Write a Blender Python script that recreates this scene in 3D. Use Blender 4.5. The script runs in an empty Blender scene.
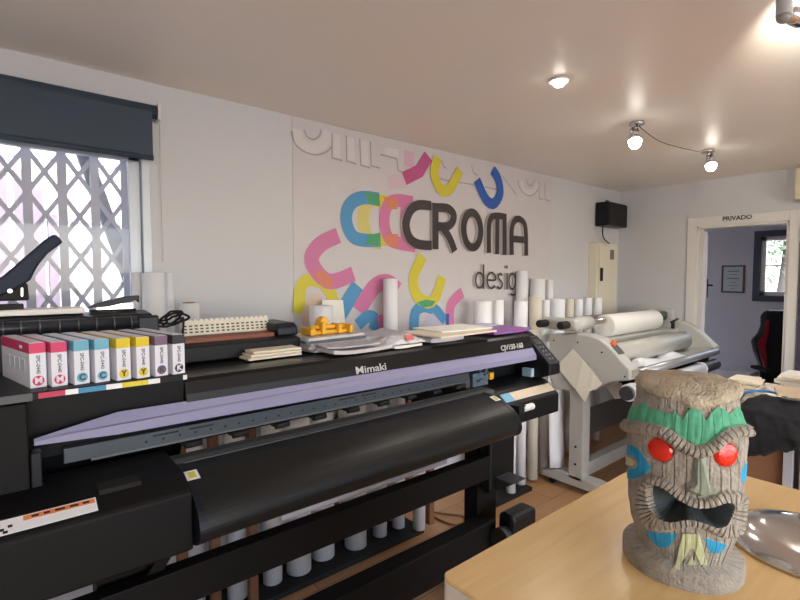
import bpy, bmesh, math, random
from mathutils import Vector, Matrix, noise
random.seed(7)
PI = math.pi
sc = bpy.context.scene
COL = sc.collection

# ------------------------------------------------------------ camera (X runs along the mural wall, Y towards it)
F = 480.0; HC = 1.6; HEAD = math.radians(50.3); PIT = math.atan(24/480.0)
fw = Vector((math.cos(HEAD)*math.cos(PIT), math.sin(HEAD)*math.cos(PIT), -math.sin(PIT)))
rt = Vector((math.sin(HEAD), -math.cos(HEAD), 0)); up = rt.cross(fw)
CAM = Vector((0, 0, HC))
def pt(px, py, u=None, v=None, h=None):
    d = fw*F + rt*(px-400) + up*(300-py)
    if u is not None: t = (u-CAM.x)/d.x
    elif v is not None: t = (v-CAM.y)/d.y
    else: t = (h-CAM.z)/d.z
    return CAM + d*t
cam = bpy.data.cameras.new('camera'); co = bpy.data.objects.new('camera', cam); COL.objects.link(co)
cam.sensor_width = 36; cam.lens = F/800*36; cam.clip_start = .05
co.location = CAM; co.rotation_euler = (PI/2-PIT, 0, HEAD-PI/2)
sc.camera = co
sc.view_settings.view_transform = 'Standard'; sc.view_settings.look = 'None'; sc.view_settings.gamma = 1
sc.view_settings.use_curve_mapping = False
sc.view_settings.exposure = 0.16

# ------------------------------------------------------------ materials
def lin(c):
    return tuple(((x/255)/12.92 if x/255 <= .04045 else ((x/255+.055)/1.055)**2.4) for x in c)
MATS = {}
def mat(name, rgb, rough=.6, metal=0, var=.06, scale=8, bump=0, bscale=60, emit=None, spec=None, trans=0, coat=0, rgb2=None):
    if name in MATS: return MATS[name]
    m = bpy.data.materials.new(name); m.use_nodes = True; nt = m.node_tree; N = nt.nodes; L = nt.links
    b = N['Principled BSDF']
    c = lin(rgb)
    b.inputs['Roughness'].default_value = rough; b.inputs['Metallic'].default_value = metal
    if spec is not None: b.inputs['Specular IOR Level'].default_value = spec
    if coat: b.inputs['Coat Weight'].default_value = coat
    if trans: b.inputs['Transmission Weight'].default_value = trans
    tc = N.new('ShaderNodeTexCoord')
    nz = N.new('ShaderNodeTexNoise'); nz.inputs['Scale'].default_value = scale; nz.inputs['Detail'].default_value = 3
    L.new(tc.outputs['Object'], nz.inputs['Vector'])
    mx = N.new('ShaderNodeMix'); mx.data_type = 'RGBA'
    c2 = lin(rgb2) if rgb2 else tuple(x*(1-var*2) for x in c)
    c1 = c if rgb2 else tuple(min(1, x*(1+var)) for x in c)
    mx.inputs['A'].default_value = (*c2, 1); mx.inputs['B'].default_value = (*c1, 1)
    L.new(nz.outputs['Fac'], mx.inputs['Factor']); L.new(mx.outputs['Result'], b.inputs['Base Color'])
    if bump:
        n2 = N.new('ShaderNodeTexNoise'); n2.inputs['Scale'].default_value = bscale
        L.new(tc.outputs['Object'], n2.inputs['Vector'])
        bp = N.new('ShaderNodeBump'); bp.inputs['Strength'].default_value = bump; bp.inputs['Distance'].default_value = .01
        L.new(n2.outputs['Fac'], bp.inputs['Height']); L.new(bp.outputs['Normal'], b.inputs['Normal'])
    if emit:
        b.inputs['Emission Color'].default_value = (*lin(rgb), 1); b.inputs['Emission Strength'].default_value = emit
    MATS[name] = m; return m

M_wall = mat('wall_paint', (206, 207, 211), .75, bump=.08, bscale=40, var=.02, scale=2)
M_ceil = mat('ceiling_paint', (246, 230, 208), .4, bump=.12, bscale=5, var=.03, scale=1.6, rgb2=(234, 232, 232))
M_trim = mat('white_trim', (222, 220, 216), .5, var=.02)
M_black = mat('printer_black', (19, 20, 23), .45, spec=.25, var=.12, scale=5, bump=.03, bscale=300)
M_black2 = mat('printer_black_matt', (15, 14, 15), .6, spec=.2, var=.12, scale=5)
M_gloss = mat('cover_smoked', (22, 22, 23), .3, spec=.3, var=.1, scale=3)
M_navy = mat('dark_plastic', (17, 22, 33), .4, spec=.3, var=.1)
M_grey = mat('mid_grey_metal', (112, 114, 118), .4, .6, var=.08)
M_dgrey = mat('dark_grey_metal', (74, 76, 79), .45, .5, var=.08)
M_lilac = mat('lilac_cover', (146, 144, 176), .4, var=.03)
M_chrome = mat('chrome', (215, 215, 218), .12, 1, var=.02)
M_white = mat('white_plastic', (232, 232, 234), .4, var=.02)
M_vinyl = mat('white_vinyl', (242, 244, 249), .35, var=.03, scale=3)
M_vinyl2 = mat('cream_paper_roll', (222, 216, 200), .6, var=.05, scale=3)
M_kraft = mat('brown_card', (150, 112, 80), .8, var=.1)
M_wood = mat('rack_wood', (134, 92, 64), .6, var=.15, scale=12)
M_cream = mat('cream_enamel', (224, 218, 200), .45, var=.03)
M_lam = mat('laminator_enamel', (184, 183, 178), .45, var=.03)
M_paper = mat('paper', (242, 239, 233), .8, var=.04, scale=15)
M_paperb = mat('buff_paper', (234, 223, 203), .8, var=.05, scale=15)
M_yellow = mat('yellow_plastic', (236, 178, 40), .4, var=.05)
M_red = mat('red_paint', (180, 45, 50), .5, var=.05)
M_rubber = mat('rubber', (15, 15, 17), .7, var=.1)
M_glass = None

def wood_floor():
    m = bpy.data.materials.new('floor_boards'); m.use_nodes = True; N = m.node_tree.nodes; L = m.node_tree.links
    b = N['Principled BSDF']; b.inputs['Roughness'].default_value = .38
    tc = N.new('ShaderNodeTexCoord')
    br = N.new('ShaderNodeTexBrick'); br.inputs['Scale'].default_value = 1; br.inputs['Brick Width'].default_value = 1.2
    br.inputs['Row Height'].default_value = .19; br.inputs['Mortar Size'].default_value = .0025
    br.inputs['Color1'].default_value = (*lin((206, 158, 112)), 1); br.inputs['Color2'].default_value = (*lin((190, 142, 98)), 1)
    br.inputs['Mortar'].default_value = (*lin((130, 92, 64)), 1)
    L.new(tc.outputs['Object'], br.inputs['Vector'])
    mp = N.new('ShaderNodeMapping'); mp.inputs['Scale'].default_value = (2, 30, 2); L.new(tc.outputs['Object'], mp.inputs['Vector'])
    nz = N.new('ShaderNodeTexNoise'); nz.inputs['Scale'].default_value = 2; nz.inputs['Detail'].default_value = 5; L.new(mp.outputs['Vector'], nz.inputs['Vector'])
    mx = N.new('ShaderNodeMix'); mx.data_type = 'RGBA'; mx.blend_type = 'MULTIPLY'; mx.inputs['Factor'].default_value = .35
    L.new(br.outputs['Color'], mx.inputs['A']); L.new(nz.outputs['Color'], mx.inputs['B']); L.new(mx.outputs['Result'], b.inputs['Base Color'])
    return m
def grain(name, rgb, rgb2, scale=(3, 40, 3), rough=.3, coat=.3):
    m = bpy.data.materials.new(name); m.use_nodes = True; N = m.node_tree.nodes; L = m.node_tree.links
    b = N['Principled BSDF']; b.inputs['Roughness'].default_value = rough; b.inputs['Coat Weight'].default_value = coat
    b.inputs['Coat Roughness'].default_value = .2
    tc = N.new('ShaderNodeTexCoord'); mp = N.new('ShaderNodeMapping'); mp.inputs['Scale'].default_value = scale
    L.new(tc.outputs['Object'], mp.inputs['Vector'])
    nz = N.new('ShaderNodeTexNoise'); nz.inputs['Scale'].default_value = 1.5; nz.inputs['Detail'].default_value = 6; L.new(mp.outputs['Vector'], nz.inputs['Vector'])
    mx = N.new('ShaderNodeMix'); mx.data_type = 'RGBA'
    mx.inputs['A'].default_value = (*lin(rgb), 1); mx.inputs['B'].default_value = (*lin(rgb2), 1)
    L.new(nz.outputs['Fac'], mx.inputs['Factor']); L.new(mx.outputs['Result'], b.inputs['Base Color'])
    return m
M_floor = wood_floor()
M_counter = grain('beech_laminate', (246, 214, 152), (226, 186, 122), rough=.25)

# ------------------------------------------------------------ mesh builder
class MB:
    def __init__(s): s.bm = bmesh.new(); s.mi = 0
    def _f(s, vs):
        try:
            f = s.bm.faces.new(vs); f.material_index = s.mi; return f
        except ValueError: return None
    def box(s, x0, y0, z0, x1, y1, z1):
        v = [s.bm.verts.new((x, y, z)) for x in (x0, x1) for y in (y0, y1) for z in (z0, z1)]
        for q in ((0,1,3,2),(4,6,7,5),(0,4,5,1),(2,3,7,6),(0,2,6,4),(1,5,7,3)): s._f([v[i] for i in q])
        return s
    def obox(s, c, dx, dy, dz, ax, ay, az):
        c = Vector(c); v = []
        for i in (-1, 1):
            for j in (-1, 1):
                for k in (-1, 1): v.append(s.bm.verts.new(c+Vector(ax)*dx/2*i+Vector(ay)*dy/2*j+Vector(az)*dz/2*k))
        for q in ((0,1,3,2),(4,6,7,5),(0,4,5,1),(2,3,7,6),(0,2,6,4),(1,5,7,3)): s._f([v[i] for i in q])
        return s
    def rot(s, c, sx, sy, sz, a):     # box centred on c (base), turned by a about Z
        return s.obox((c[0], c[1], c[2]+sz/2), sx, sy, sz, (math.cos(a), math.sin(a), 0), (-math.sin(a), math.cos(a), 0), (0, 0, 1))
    def prism(s, pts, d):             # pts: 3D polygon, d: extrusion vector
        d = Vector(d); a = [s.bm.verts.new(Vector(p)) for p in pts]; b = [s.bm.verts.new(Vector(p)+d) for p in pts]
        s._f(a); s._f(b[::-1]); n = len(a)
        for i in range(n): s._f([a[i], b[i], b[(i+1) % n], a[(i+1) % n]])
        return s
    def prof(s, vh, u0, u1): return s.prism([(u0, p[0], p[1]) for p in vh], (u1-u0, 0, 0))
    def sheet(s, vh, u0, u1, th):     # open profile as a plate
        n = len(vh); out = []
        for i, p in enumerate(vh):
            a = Vector(vh[max(i-1, 0)]); b = Vector(vh[min(i+1, n-1)]); t = (b-a).normalized(); nn = Vector((-t.y, t.x))
            out.append((p[0]+nn.x*th, p[1]+nn.y*th))
        return s.prof(list(vh)+out[::-1], u0, u1)
    def cyl(s, a, b, r, r2=None, n=20, cap=True):
        a = Vector(a); b = Vector(b); r2 = r if r2 is None else r2
        d = (b-a).normalized(); x = d.orthogonal().normalized(); y = d.cross(x)
        A = [s.bm.verts.new(a+(x*math.cos(2*PI*i/n)+y*math.sin(2*PI*i/n))*r) for i in range(n)]
        B = [s.bm.verts.new(b+(x*math.cos(2*PI*i/n)+y*math.sin(2*PI*i/n))*r2) for i in range(n)]
        for i in range(n):
            f = s._f([A[i], A[(i+1) % n], B[(i+1) % n], B[i]])
            if f: f.smooth = True
        if cap: s._f(A[::-1]); s._f(B)
        return s
    def pipe(s, a, b, r, ri, n=24):   # hollow tube
        a = Vector(a); b = Vector(b); d = (b-a).normalized(); x = d.orthogonal().normalized(); y = d.cross(x)
        R = []
        for (c, q) in ((a, r), (b, r), (b, ri), (a, ri)):
            R.append([s.bm.verts.new(c+(x*math.cos(2*PI*i/n)+y*math.sin(2*PI*i/n))*q) for i in range(n)])
        for k in range(4):
            for i in range(n):
                f = s._f([R[k][i], R[k][(i+1) % n], R[(k+1) % 4][(i+1) % n], R[(k+1) % 4][i]])
                if f and k in (0, 2): f.smooth = True
        return s
    def tube(s, pts, r, n=8):
        pts = [Vector(p) for p in pts]; rings = []
        for i, p in enumerate(pts):
            t = (pts[min(i+1, len(pts)-1)]-pts[max(i-1, 0)]).normalized()
            x = t.cross(Vector((0, 0, 1)));  x = x.normalized() if x.length > .05 else Vector((1, 0, 0)); y = t.cross(x)
            rr = r[i] if isinstance(r, (list, tuple)) else r
            rings.append([s.bm.verts.new(p+(x*math.cos(2*PI*k/n)+y*math.sin(2*PI*k/n))*rr) for k in range(n)])
        for i in range(len(rings)-1):
            for k in range(n):
                f = s._f([rings[i][k], rings[i][(k+1) % n], rings[i+1][(k+1) % n], rings[i+1][k]])
                if f: f.smooth = True
        s._f(rings[0][::-1]); s._f(rings[-1]); return s
    def lathe(s, prof, c=(0, 0, 0), n=40, sy=1):
        c = Vector(c); rings = []
        for (r, z) in prof:
            rings.append([s.bm.verts.new(c+Vector((r*math.cos(2*PI*k/n), r*sy*math.sin(2*PI*k/n), z))) for k in range(n)])
        for i in range(len(rings)-1):
            for k in range(n):
                f = s._f([rings[i][k], rings[i][(k+1) % n], rings[i+1][(k+1) % n], rings[i+1][k]])
                if f: f.smooth = True
        s._f(rings[0][::-1]); s._f(rings[-1]); return s
    def grid(s, fn, nu, nv, th=0, nrm=None):
        g = [[s.bm.verts.new(fn(i/nu, j/nv)) for j in range(nv+1)] for i in range(nu+1)]
        for i in range(nu):
            for j in range(nv):
                f = s._f([g[i][j], g[i+1][j], g[i+1][j+1], g[i][j+1]])
                if f: f.smooth = True
        return s
    def stroke(s, pts, w, P, nrm, th, closed=False):   # pts 2D, P maps 2D -> 3D, w width in the same unit
        n = len(pts); L_ = []; R_ = []
        for i, p in enumerate(pts):
            p = Vector(p)
            if closed: a = Vector(pts[i-1]); b = Vector(pts[(i+1) % n])
            else: a = Vector(pts[max(i-1, 0)]); b = Vector(pts[min(i+1, n-1)])
            t1 = (p-a); t2 = (b-p)
            t1 = t1.normalized() if t1.length > 1e-9 else t2.normalized(); t2 = t2.normalized() if t2.length > 1e-9 else t1
            t = (t1+t2).normalized(); nn = Vector((-t.y, t.x)); k = 1/max(.5, abs(nn.dot(Vector((-t1.y, t1.x)))))
            L_.append(p+nn*w/2*k); R_.append(p-nn*w/2*k)
        rng = range(n if closed else n-1)
        nv = Vector(nrm)*th
        def mk(q): return [s.bm.verts.new(P(v)) for v in q], [s.bm.verts.new(P(v)+nv) for v in q]
        l0, l1 = mk(L_); r0, r1 = mk(R_)
        for i in rng:
            j = (i+1) % n
            s._f([l1[i], l1[j], r1[j], r1[i]])
            if th:
                s._f([l0[i], r0[i], r0[j], l0[j]]); s._f([l0[i], l0[j], l1[j], l1[i]]); s._f([r0[i], r1[i], r1[j], r0[j]])
        if th and not closed:
            s._f([l0[0], l1[0], r1[0], r0[0]]); s._f([l0[-1], r0[-1], r1[-1], l1[-1]])
        return s
    def build(s, name, m, parent=None, bevel=0, smooth=False, seg=2):
        bmesh.ops.recalc_face_normals(s.bm, faces=s.bm.faces)
        me = bpy.data.meshes.new(name); s.bm.to_mesh(me); s.bm.free()
        for q in (m if isinstance(m, (list, tuple)) else [m]): me.materials.append(q)
        if smooth:
            for p in me.polygons: p.use_smooth = True
        o = bpy.data.objects.new(name, me); COL.objects.link(o)
        if parent is not None:
            o.parent = parent
            o.matrix_parent_inverse = Matrix.Translation(-parent.location) if parent.type == 'EMPTY' and parent.parent is None else Matrix.Identity(4)
            if parent.type == 'EMPTY' and any(abs(r) > 1e-6 for r in parent.rotation_euler): o.matrix_parent_inverse = Matrix.Identity(4)
        if bevel:
            b = o.modifiers.new('bevel', 'BEVEL'); b.width = bevel; b.segments = seg; b.limit_method = 'ANGLE'; b.angle_limit = math.radians(35)
        return o
def tag(o, label, cat, group=None, kind=None):
    o['label'] = label; o['category'] = cat
    if group: o['group'] = group
    if kind: o['kind'] = kind
    return o
def thing(name, label, cat, loc, group=None):
    o = bpy.data.objects.new(name, None); COL.objects.link(o); o.location = loc; o.empty_display_size = .1
    return tag(o, label, cat, group)
def struct(o): o['kind'] = 'structure'; return o
def part_label(o, s): o['label'] = s; return o
def recenter(o):    # origin to the middle of the base of a single-mesh thing
    vs = [v.co for v in o.data.vertices]
    c = Vector(((min(v.x for v in vs)+max(v.x for v in vs))/2, (min(v.y for v in vs)+max(v.y for v in vs))/2, min(v.z for v in vs)))
    o.data.transform(Matrix.Translation(-c)); o.location = c; return o
def text(s, size, mtx, m, name, parent=None, ext=.0008, sx=1.0, align='CENTER', bold=0):
    cu = bpy.data.curves.new('t', 'FONT'); cu.body = s; cu.size = size; cu.align_x = align; cu.align_y = 'CENTER'; cu.extrude = ext; cu.offset = bold
    t = bpy.data.objects.new('t', cu); COL.objects.link(t); dg = bpy.context.evaluated_depsgraph_get()
    me = bpy.data.meshes.new_from_object(t.evaluated_get(dg)); bpy.data.objects.remove(t)
    me.transform(mtx @ Matrix.Diagonal((sx, 1, 1, 1))); me.materials.clear(); me.materials.append(m)
    o = bpy.data.objects.new(name, me); COL.objects.link(o)
    if parent is not None:
        o.parent = parent
        if parent.type == 'EMPTY': o.matrix_parent_inverse = Matrix.Translation(-parent.location)
        else: o.matrix_parent_inverse = Matrix.Identity(4)
    return o
def frame(x, y, o):   # matrix from text axes
    x = Vector(x).normalized(); y = Vector(y).normalized(); z = x.cross(y)
    m = Matrix((x, y, z)).transposed().to_4x4(); m.translation = Vector(o); return m
def smoothpts(pts, closed=False, k=4):
    out = []; n = len(pts); P = [Vector(p) for p in pts]
    rng = range(n) if closed else range(n-1)
    for i in rng:
        p0 = P[(i-1) % n] if closed else P[max(i-1, 0)]; p1 = P[i]; p2 = P[(i+1) % n]; p3 = P[(i+2) % n] if closed else P[min(i+2, n-1)]
        for j in range(k):
            t = j/k
            out.append(.5*((2*p1)+(-p0+p2)*t+(2*p0-5*p1+4*p2-p3)*t*t+(-p0+3*p1-3*p2+p3)*t**3))
    if not closed: out.append(P[-1])
    return out

# ------------------------------------------------------------ room
WV = 2.5; DU = 5.14; CH = 2.5
X0, Y0 = -2.2, -3.0          # walls behind the camera
struct(MB().box(X0-.1, Y0-.1, -.08, DU+2.5, WV+.1, 0).build('floor', M_floor))
struct(MB().box(X0-.1, Y0-.1, CH, DU+2.6, WV+.6, CH+.08).build('ceiling', M_ceil))
wu0, wu1, wh0, wh1 = -1.0, .55, 1.15, 2.22
w = MB(); w.box(X0-.1, WV, 0, wu0, WV+.15, CH); w.box(wu1, WV, 0, DU, WV+.15, CH); w.box(wu0, WV, 0, wu1, WV+.15, wh0); w.box(wu0, WV, wh1, wu1, WV+.15, CH)
struct(w.build('wall_back', M_wall))
dv0, dv1, dh = 1.036, 1.74, 2.07
w = MB(); w.box(DU, dv1, 0, DU+.1, WV+.15, CH); w.box(DU, Y0, 0, DU+.1, dv0, CH); w.box(DU, dv0, dh, DU+.1, dv1, CH)
struct(w.build('wall_right', M_wall))
# wall behind the camera with the shop front opening, wall to the left
w = MB(); w.box(X0, Y0-.1, 0, DU+.1, Y0, .5); w.box(X0, Y0-.1, 2.3, DU+.1, Y0, CH); w.box(X0, Y0-.1, .5, X0+.4, Y0, 2.3); w.box(3.6, Y0-.1, .5, DU+.1, Y0, 2.3)
struct(w.build('wall_front', M_wall))
w = MB(); w.box(X0-.1, Y0-.1, 0, X0, WV+.1, CH)
struct(w.build('wall_left', M_wall))
# window frame in wall_back
M_alu = mat('window_aluminium', (196, 204, 214), .4, .2, var=.03)
t = MB(); fv0, fv1 = WV-.012, WV+.07
t.box(wu1-.035, fv0, wh0, wu1, fv1, wh1); t.box(wu0, fv0, wh0, wu0+.035, fv1, wh1); t.box(wu0, fv0, wh0, wu1, fv1, wh0+.04); t.box(wu0, fv0, wh1-.04, wu1, fv1, wh1)
t.box(wu1-.085, WV+.02, wh0+.04, wu1-.037, WV+.05, wh1-.04); t.box(-.3, WV+.02, wh0+.04, -.24, WV+.05, wh1-.04)
t.box(wu0+.04, WV+.02, wh0+.04, wu1-.04, WV+.05, wh0+.09); t.box(wu0+.04, WV+.02, wh1-.09, wu1-.04, WV+.05, wh1-.042)
wf = struct(t.build('window_1', M_alu, bevel=.002))
gm = bpy.data.materials.new('clear_glass'); gm.use_nodes = True
N = gm.node_tree.nodes; L = gm.node_tree.links; N.remove(N['Principled BSDF'])
g1 = N.new('ShaderNodeBsdfTransparent'); g2 = N.new('ShaderNodeBsdfGlossy'); g2.inputs['Roughness'].default_value = .03; fx = N.new('ShaderNodeMixShader'); fx.inputs[0].default_value = .015
L.new(g1.outputs[0], fx.inputs[1]); L.new(g2.outputs[0], fx.inputs[2]); L.new(fx.outputs[0], N['Material Output'].inputs[0]); M_glass = gm
gl = MB().box(wu0+.04, WV+.032, wh0+.09, wu1-.085, WV+.037, wh1-.09).build('glass_pane', M_glass, wf)
# folding lattice grille outside the window
M_grille = mat('grille_steel', (188, 192, 208), .7, 0, var=.08)
gv = WV+.11
gr = thing('folding_security_grille', 'grey folding steel lattice grille behind the window glass', 'window grille', (.1, gv, wh0))
cols = [pt(x, 215, v=gv).x for x in (-6, 28, 63, 98, 130)]
step = cols[2]-cols[1]
cols = [cols[1]+step*k for k in range(-7, 5)]
cols = [c for c in cols if wu0 < c < wu1-.02]
for c in cols:
    MB().box(c-.017, gv-.012, wh0+.0, c+.017, gv+.012, wh1).build('upright_bar', M_grille, gr)
for a, b in zip(cols[:-1], cols[1:]):
    m = MB(); dz = .185; z = pt(80, 217, v=gv).z-dz/2; z -= int((z-wh0)/dz)*dz
    while z+dz < wh1+.02:
        for s_ in (0, 1):
            p = Vector((a, gv+.004*(1-2*s_), z if s_ == 0 else z+dz)); q = Vector((b, gv+.004*(1-2*s_), z+dz if s_ == 0 else z))
            d = (q-p).normalized(); m.obox((p+q)/2, (q-p).length, .004, .019, d, (0, 1, 0), d.cross(Vector((0, 1, 0))))
        z += dz
    m.build('lattice_link', M_grille, gr)
# leaning grimy board outside
p0 = pt(82, 150, v=WV+.15); p1 = pt(137, 300, v=WV+.15); d = (p1-p0).normalized()
M_weath = mat('weathered_metal', (160, 164, 178), .7, .2, var=.3, scale=30)
o = MB().obox((p0+p1)/2, (p1-p0).length, .02, .06, d, (0, 1, 0), d.cross(Vector((0, 1, 0)))).build('diagonal_brace', M_weath, gr); o['label'] = 'weathered diagonal brace behind the lattice'
# outside
M_out = mat('rendered_wall_outside', (235, 232, 228), .8, var=.03)
struct(MB().box(-6, WV+.2, -.3, 9, 12, -.2).build('ground', mat('pavement', (170, 165, 160), .9, var=.1)))
M_brick = mat('brown_post', (166, 146, 158), .8, var=.15)
nb = thing('neighbour_wall', 'pale boarded wall of the neighbouring house outside the window', 'building', (0, 6.4, -.2))
m = MB().box(-5, 6.4, -.2, 3.4, 6.6, 5.2); m.build('wall_panel', M_out, nb)
for k in range(13): MB().box(-5, 6.37, .2+.33*k, 3.4, 6.4, .22+.33*k).build('board_joint', mat('joint_grey', (170, 165, 170), .8), nb)
for k, (x, top, wd) in enumerate(((2, 150, 8), (20, 170, 5), (38, 190, 8), (53, 215, 6))):
    a = pt(x, 240, v=4.6)
    o = MB().box(a.x-wd*.005, 4.55, -.2, a.x+wd*.005, 4.67, pt(x, top, v=4.6).z).build('garden_post', M_brick)
    tag(recenter(o), ['tall brown post outside the window at its left edge', 'slim brown post outside, second from the left of the window', 'broad brown post outside behind the lattice, third from the left', 'short brown post outside seen above the big stapler arm'][k], 'post', 'posts outside the window')

# roller blind
bl = thing('roller_blind', 'dark charcoal roller blind half pulled down over the window', 'blind', (-.2, WV-.06, 2.1))
a0 = pt(156, 113, v=WV-.07); tb = pt(152, 161, v=WV-.07)
rz = pt(156, 112, v=WV-.06).z; ru = pt(157, 112, v=WV-.06).x
M_blind = mat('blind_fabric', (52, 66, 82), .65, var=.05, bump=.05, bscale=200)
MB().cyl((-1.15, WV-.05, rz), (ru, WV-.05, rz), .03, n=24).build('roller', M_blind, bl)
MB().box(-1.14, WV-.079, tb.z+.012, ru-.025, WV-.076, rz).build('blind_cloth', M_blind, bl)
MB().cyl((-1.14, WV-.078, tb.z+.012), (ru-.025, WV-.078, tb.z+.012), .012, n=12).build('bottom_bar', M_blind, bl)
MB().box(ru, WV-.08, rz-.035, ru+.012, WV, rz+.035).build('end_bracket', M_trim, bl)
cz = pt(160, 230, v=WV-.02)
MB().tube([(ru+.015, WV-.03, rz-.02), (ru+.02, WV-.02, rz-.3), (ru+.02, WV-.02, cz.z-.15)], .0018, 6).build('pull_cord', M_trim, bl)

# ------------------------------------------------------------ mural
WP = WV-.004
def W2(p): q = pt(p[0], p[1], v=WP); return Vector((q.x, q.z))
def wm(z): return lambda v: Vector((v.x, z, v.y))
def crop(ox, oy, s=4): return lambda L_: [W2((ox+x/s, oy+y/s)) for x, y in L_]
c7 = crop(280, 100); c8 = crop(280, 220); c1 = crop(400, 120); c2 = crop(400, 240)
mu0 = pt(293, 200, v=WP).x; mu1 = pt(551.5, 230, v=WP).x
mural_mats = []; mm = MB()
def mcol(name, rgb):
    m_ = mat('mural_'+name, tuple(int(60+(c-60)*.90) for c in rgb), .5, var=.03)
    if m_ not in mural_mats: mural_mats.append(m_)
    return mural_mats.index(m_)
base_i = mcol('ground', (222, 218, 222))
mm.mi = base_i; mm.box(mu0, WP, 1.0, mu1, WV, CH-.003)
lay = [0]
def ms(pts, w, name, rgb, closed=False, sm=True):
    lay[0] += 1; mm.mi = mcol(name, rgb)
    zz = WP-.00012*lay[0]-.0003
    pts = smoothpts(pts, closed) if sm and len(pts) > 2 else pts
    mm.stroke(pts, w, wm(zz), (0, 0, 0), 0, closed)
def mpoly(pts, name, rgb):
    lay[0] += 1; mm.mi = mcol(name, rgb); zz = WP-.00012*lay[0]-.0003
    mm._f([mm.bm.verts.new((p.x, zz, p.y)) for p in pts])
PK = ('pink', (222, 128, 178)); YE = ('yellow', (226, 214, 66)); BL = ('blue', (84, 160, 214)); DB = ('deep_blue', (46, 98, 190)); GR = ('green', (80, 172, 120)); OR = ('orange', (230, 140, 110)); HP = ('hot_pink', (206, 92, 150))
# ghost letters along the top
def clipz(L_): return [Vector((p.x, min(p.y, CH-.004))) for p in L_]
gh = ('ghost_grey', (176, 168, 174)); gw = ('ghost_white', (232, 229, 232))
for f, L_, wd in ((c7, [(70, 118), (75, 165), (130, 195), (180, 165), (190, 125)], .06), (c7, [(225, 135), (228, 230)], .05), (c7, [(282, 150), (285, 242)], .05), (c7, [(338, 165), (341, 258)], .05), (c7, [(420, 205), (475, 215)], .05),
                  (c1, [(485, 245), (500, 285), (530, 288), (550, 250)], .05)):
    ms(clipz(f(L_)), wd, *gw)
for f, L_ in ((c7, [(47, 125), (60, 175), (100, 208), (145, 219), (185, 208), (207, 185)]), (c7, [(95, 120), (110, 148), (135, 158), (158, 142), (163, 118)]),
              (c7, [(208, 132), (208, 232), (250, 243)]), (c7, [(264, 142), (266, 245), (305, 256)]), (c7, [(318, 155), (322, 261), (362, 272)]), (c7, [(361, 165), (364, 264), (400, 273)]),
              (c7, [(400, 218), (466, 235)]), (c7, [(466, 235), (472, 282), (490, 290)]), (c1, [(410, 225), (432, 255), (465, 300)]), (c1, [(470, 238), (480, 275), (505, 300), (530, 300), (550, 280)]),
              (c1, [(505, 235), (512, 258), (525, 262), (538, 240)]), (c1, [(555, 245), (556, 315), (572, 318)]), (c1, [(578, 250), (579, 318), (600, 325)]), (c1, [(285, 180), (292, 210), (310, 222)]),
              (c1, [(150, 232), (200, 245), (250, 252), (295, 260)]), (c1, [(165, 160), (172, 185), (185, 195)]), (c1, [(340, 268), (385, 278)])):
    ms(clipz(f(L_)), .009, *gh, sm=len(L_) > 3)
ms(c7([(516, 205), (516, 268)]), .08, 'pale_pink', (232, 190, 214))
ms(c7([(430, 330), (500, 325)]), .09, 'faint_pink', (228, 204, 216))
# the row of C rings
ms(c7([(400, 400), (370, 400), (342, 425), (332, 485), (348, 545), (375, 565), (405, 570)]), .09, 'pale_yellow', (228, 218, 130))
ms(c7([(395, 397), (330, 391), (285, 412), (265, 455), (268, 500), (290, 545), (330, 560), (400, 562)]), .085, *BL)
mpoly(c7([(338, 366), (396, 378), (398, 426), (352, 414)]), *GR); mpoly(c7([(352, 540), (400, 530), (402, 586), (340, 578)]), *GR)
mpoly(c7([(398, 378), (435, 384), (435, 410), (398, 436)]), *YE); mpoly(c7([(400, 532), (430, 550), (430, 582), (402, 584)]), *YE)
ms(c7([(530, 410), (470, 402), (430, 420), (416, 485), (432, 550), (470, 572), (540, 585)]), .085, *PK)
mpoly(c7([(412, 388), (470, 390), (468, 438), (430, 436)]), *OR); mpoly(c7([(414, 540), (470, 535), (472, 590), (430, 582)]), *OR)
ms(c7([(505, 395), (495, 460), (500, 590)]), .07, *PK)
# lower left tangle
ms(c8([(75, 375), (80, 280), (108, 242), (165, 250), (205, 300), (225, 360)]), .075, *YE)
mpoly(c8([(82, 380), (120, 290), (160, 300), (180, 340), (165, 400), (90, 420)]), 'peach', (232, 206, 190))
ms(c8([(310, 262), (268, 330), (235, 385)]), .10, *BL, sm=False)
ms(c8([(232, 62), (165, 95), (125, 150), (145, 205), (190, 245), (240, 238), (292, 215)]), .095, *PK)
mpoly(c8([(135, 205), (165, 200), (215, 240), (200, 275), (160, 262)]), *OR)
ms(c8([(315, 365), (345, 310), (385, 260), (430, 250), (470, 280)]), .11, *PK)
ms(c8([(310, 420), (350, 385), (380, 400), (370, 440)]), .08, *BL)
ms(c8([(395, 380), (410, 440)]), .05, *PK)
# centre
ms(c8([(535, 440), (540, 370), (575, 345), (625, 365), (655, 410)]), .085, *BL)
mpoly(c8([(560, 430), (585, 380), (610, 372), (650, 420), (640, 450)]), 'pale_lilac', (206, 206, 228))
ms(c8([(678, 420), (680, 350), (700, 315), (728, 290)]), .085, *PK)
ms(c8([(668, 375), (668, 425)]), .03, *DB)
ms(c8([(570, 145), (532, 230), (545, 300), (590, 330), (622, 305), (648, 228)]), .085, *YE)
mpoly(c8([(545, 330), (580, 318), (620, 325), (605, 345), (570, 350)]), *GR)
# top
ms(c1([(15, 235), (75, 205), (112, 145)]), .09, *HP, sm=False)
ms(c1([(150, 150), (135, 215), (162, 278), (198, 275), (238, 200)]), .08, *YE)
ms(c1([(305, 240), (340, 315), (372, 335), (398, 295), (390, 235), (368, 200)]), .085, *DB)
mural = mm.build('wall_mural', mural_mats); tag(mural, 'large printed mural of colourful rings and ghost letters on the white wall', 'mural')
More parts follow.
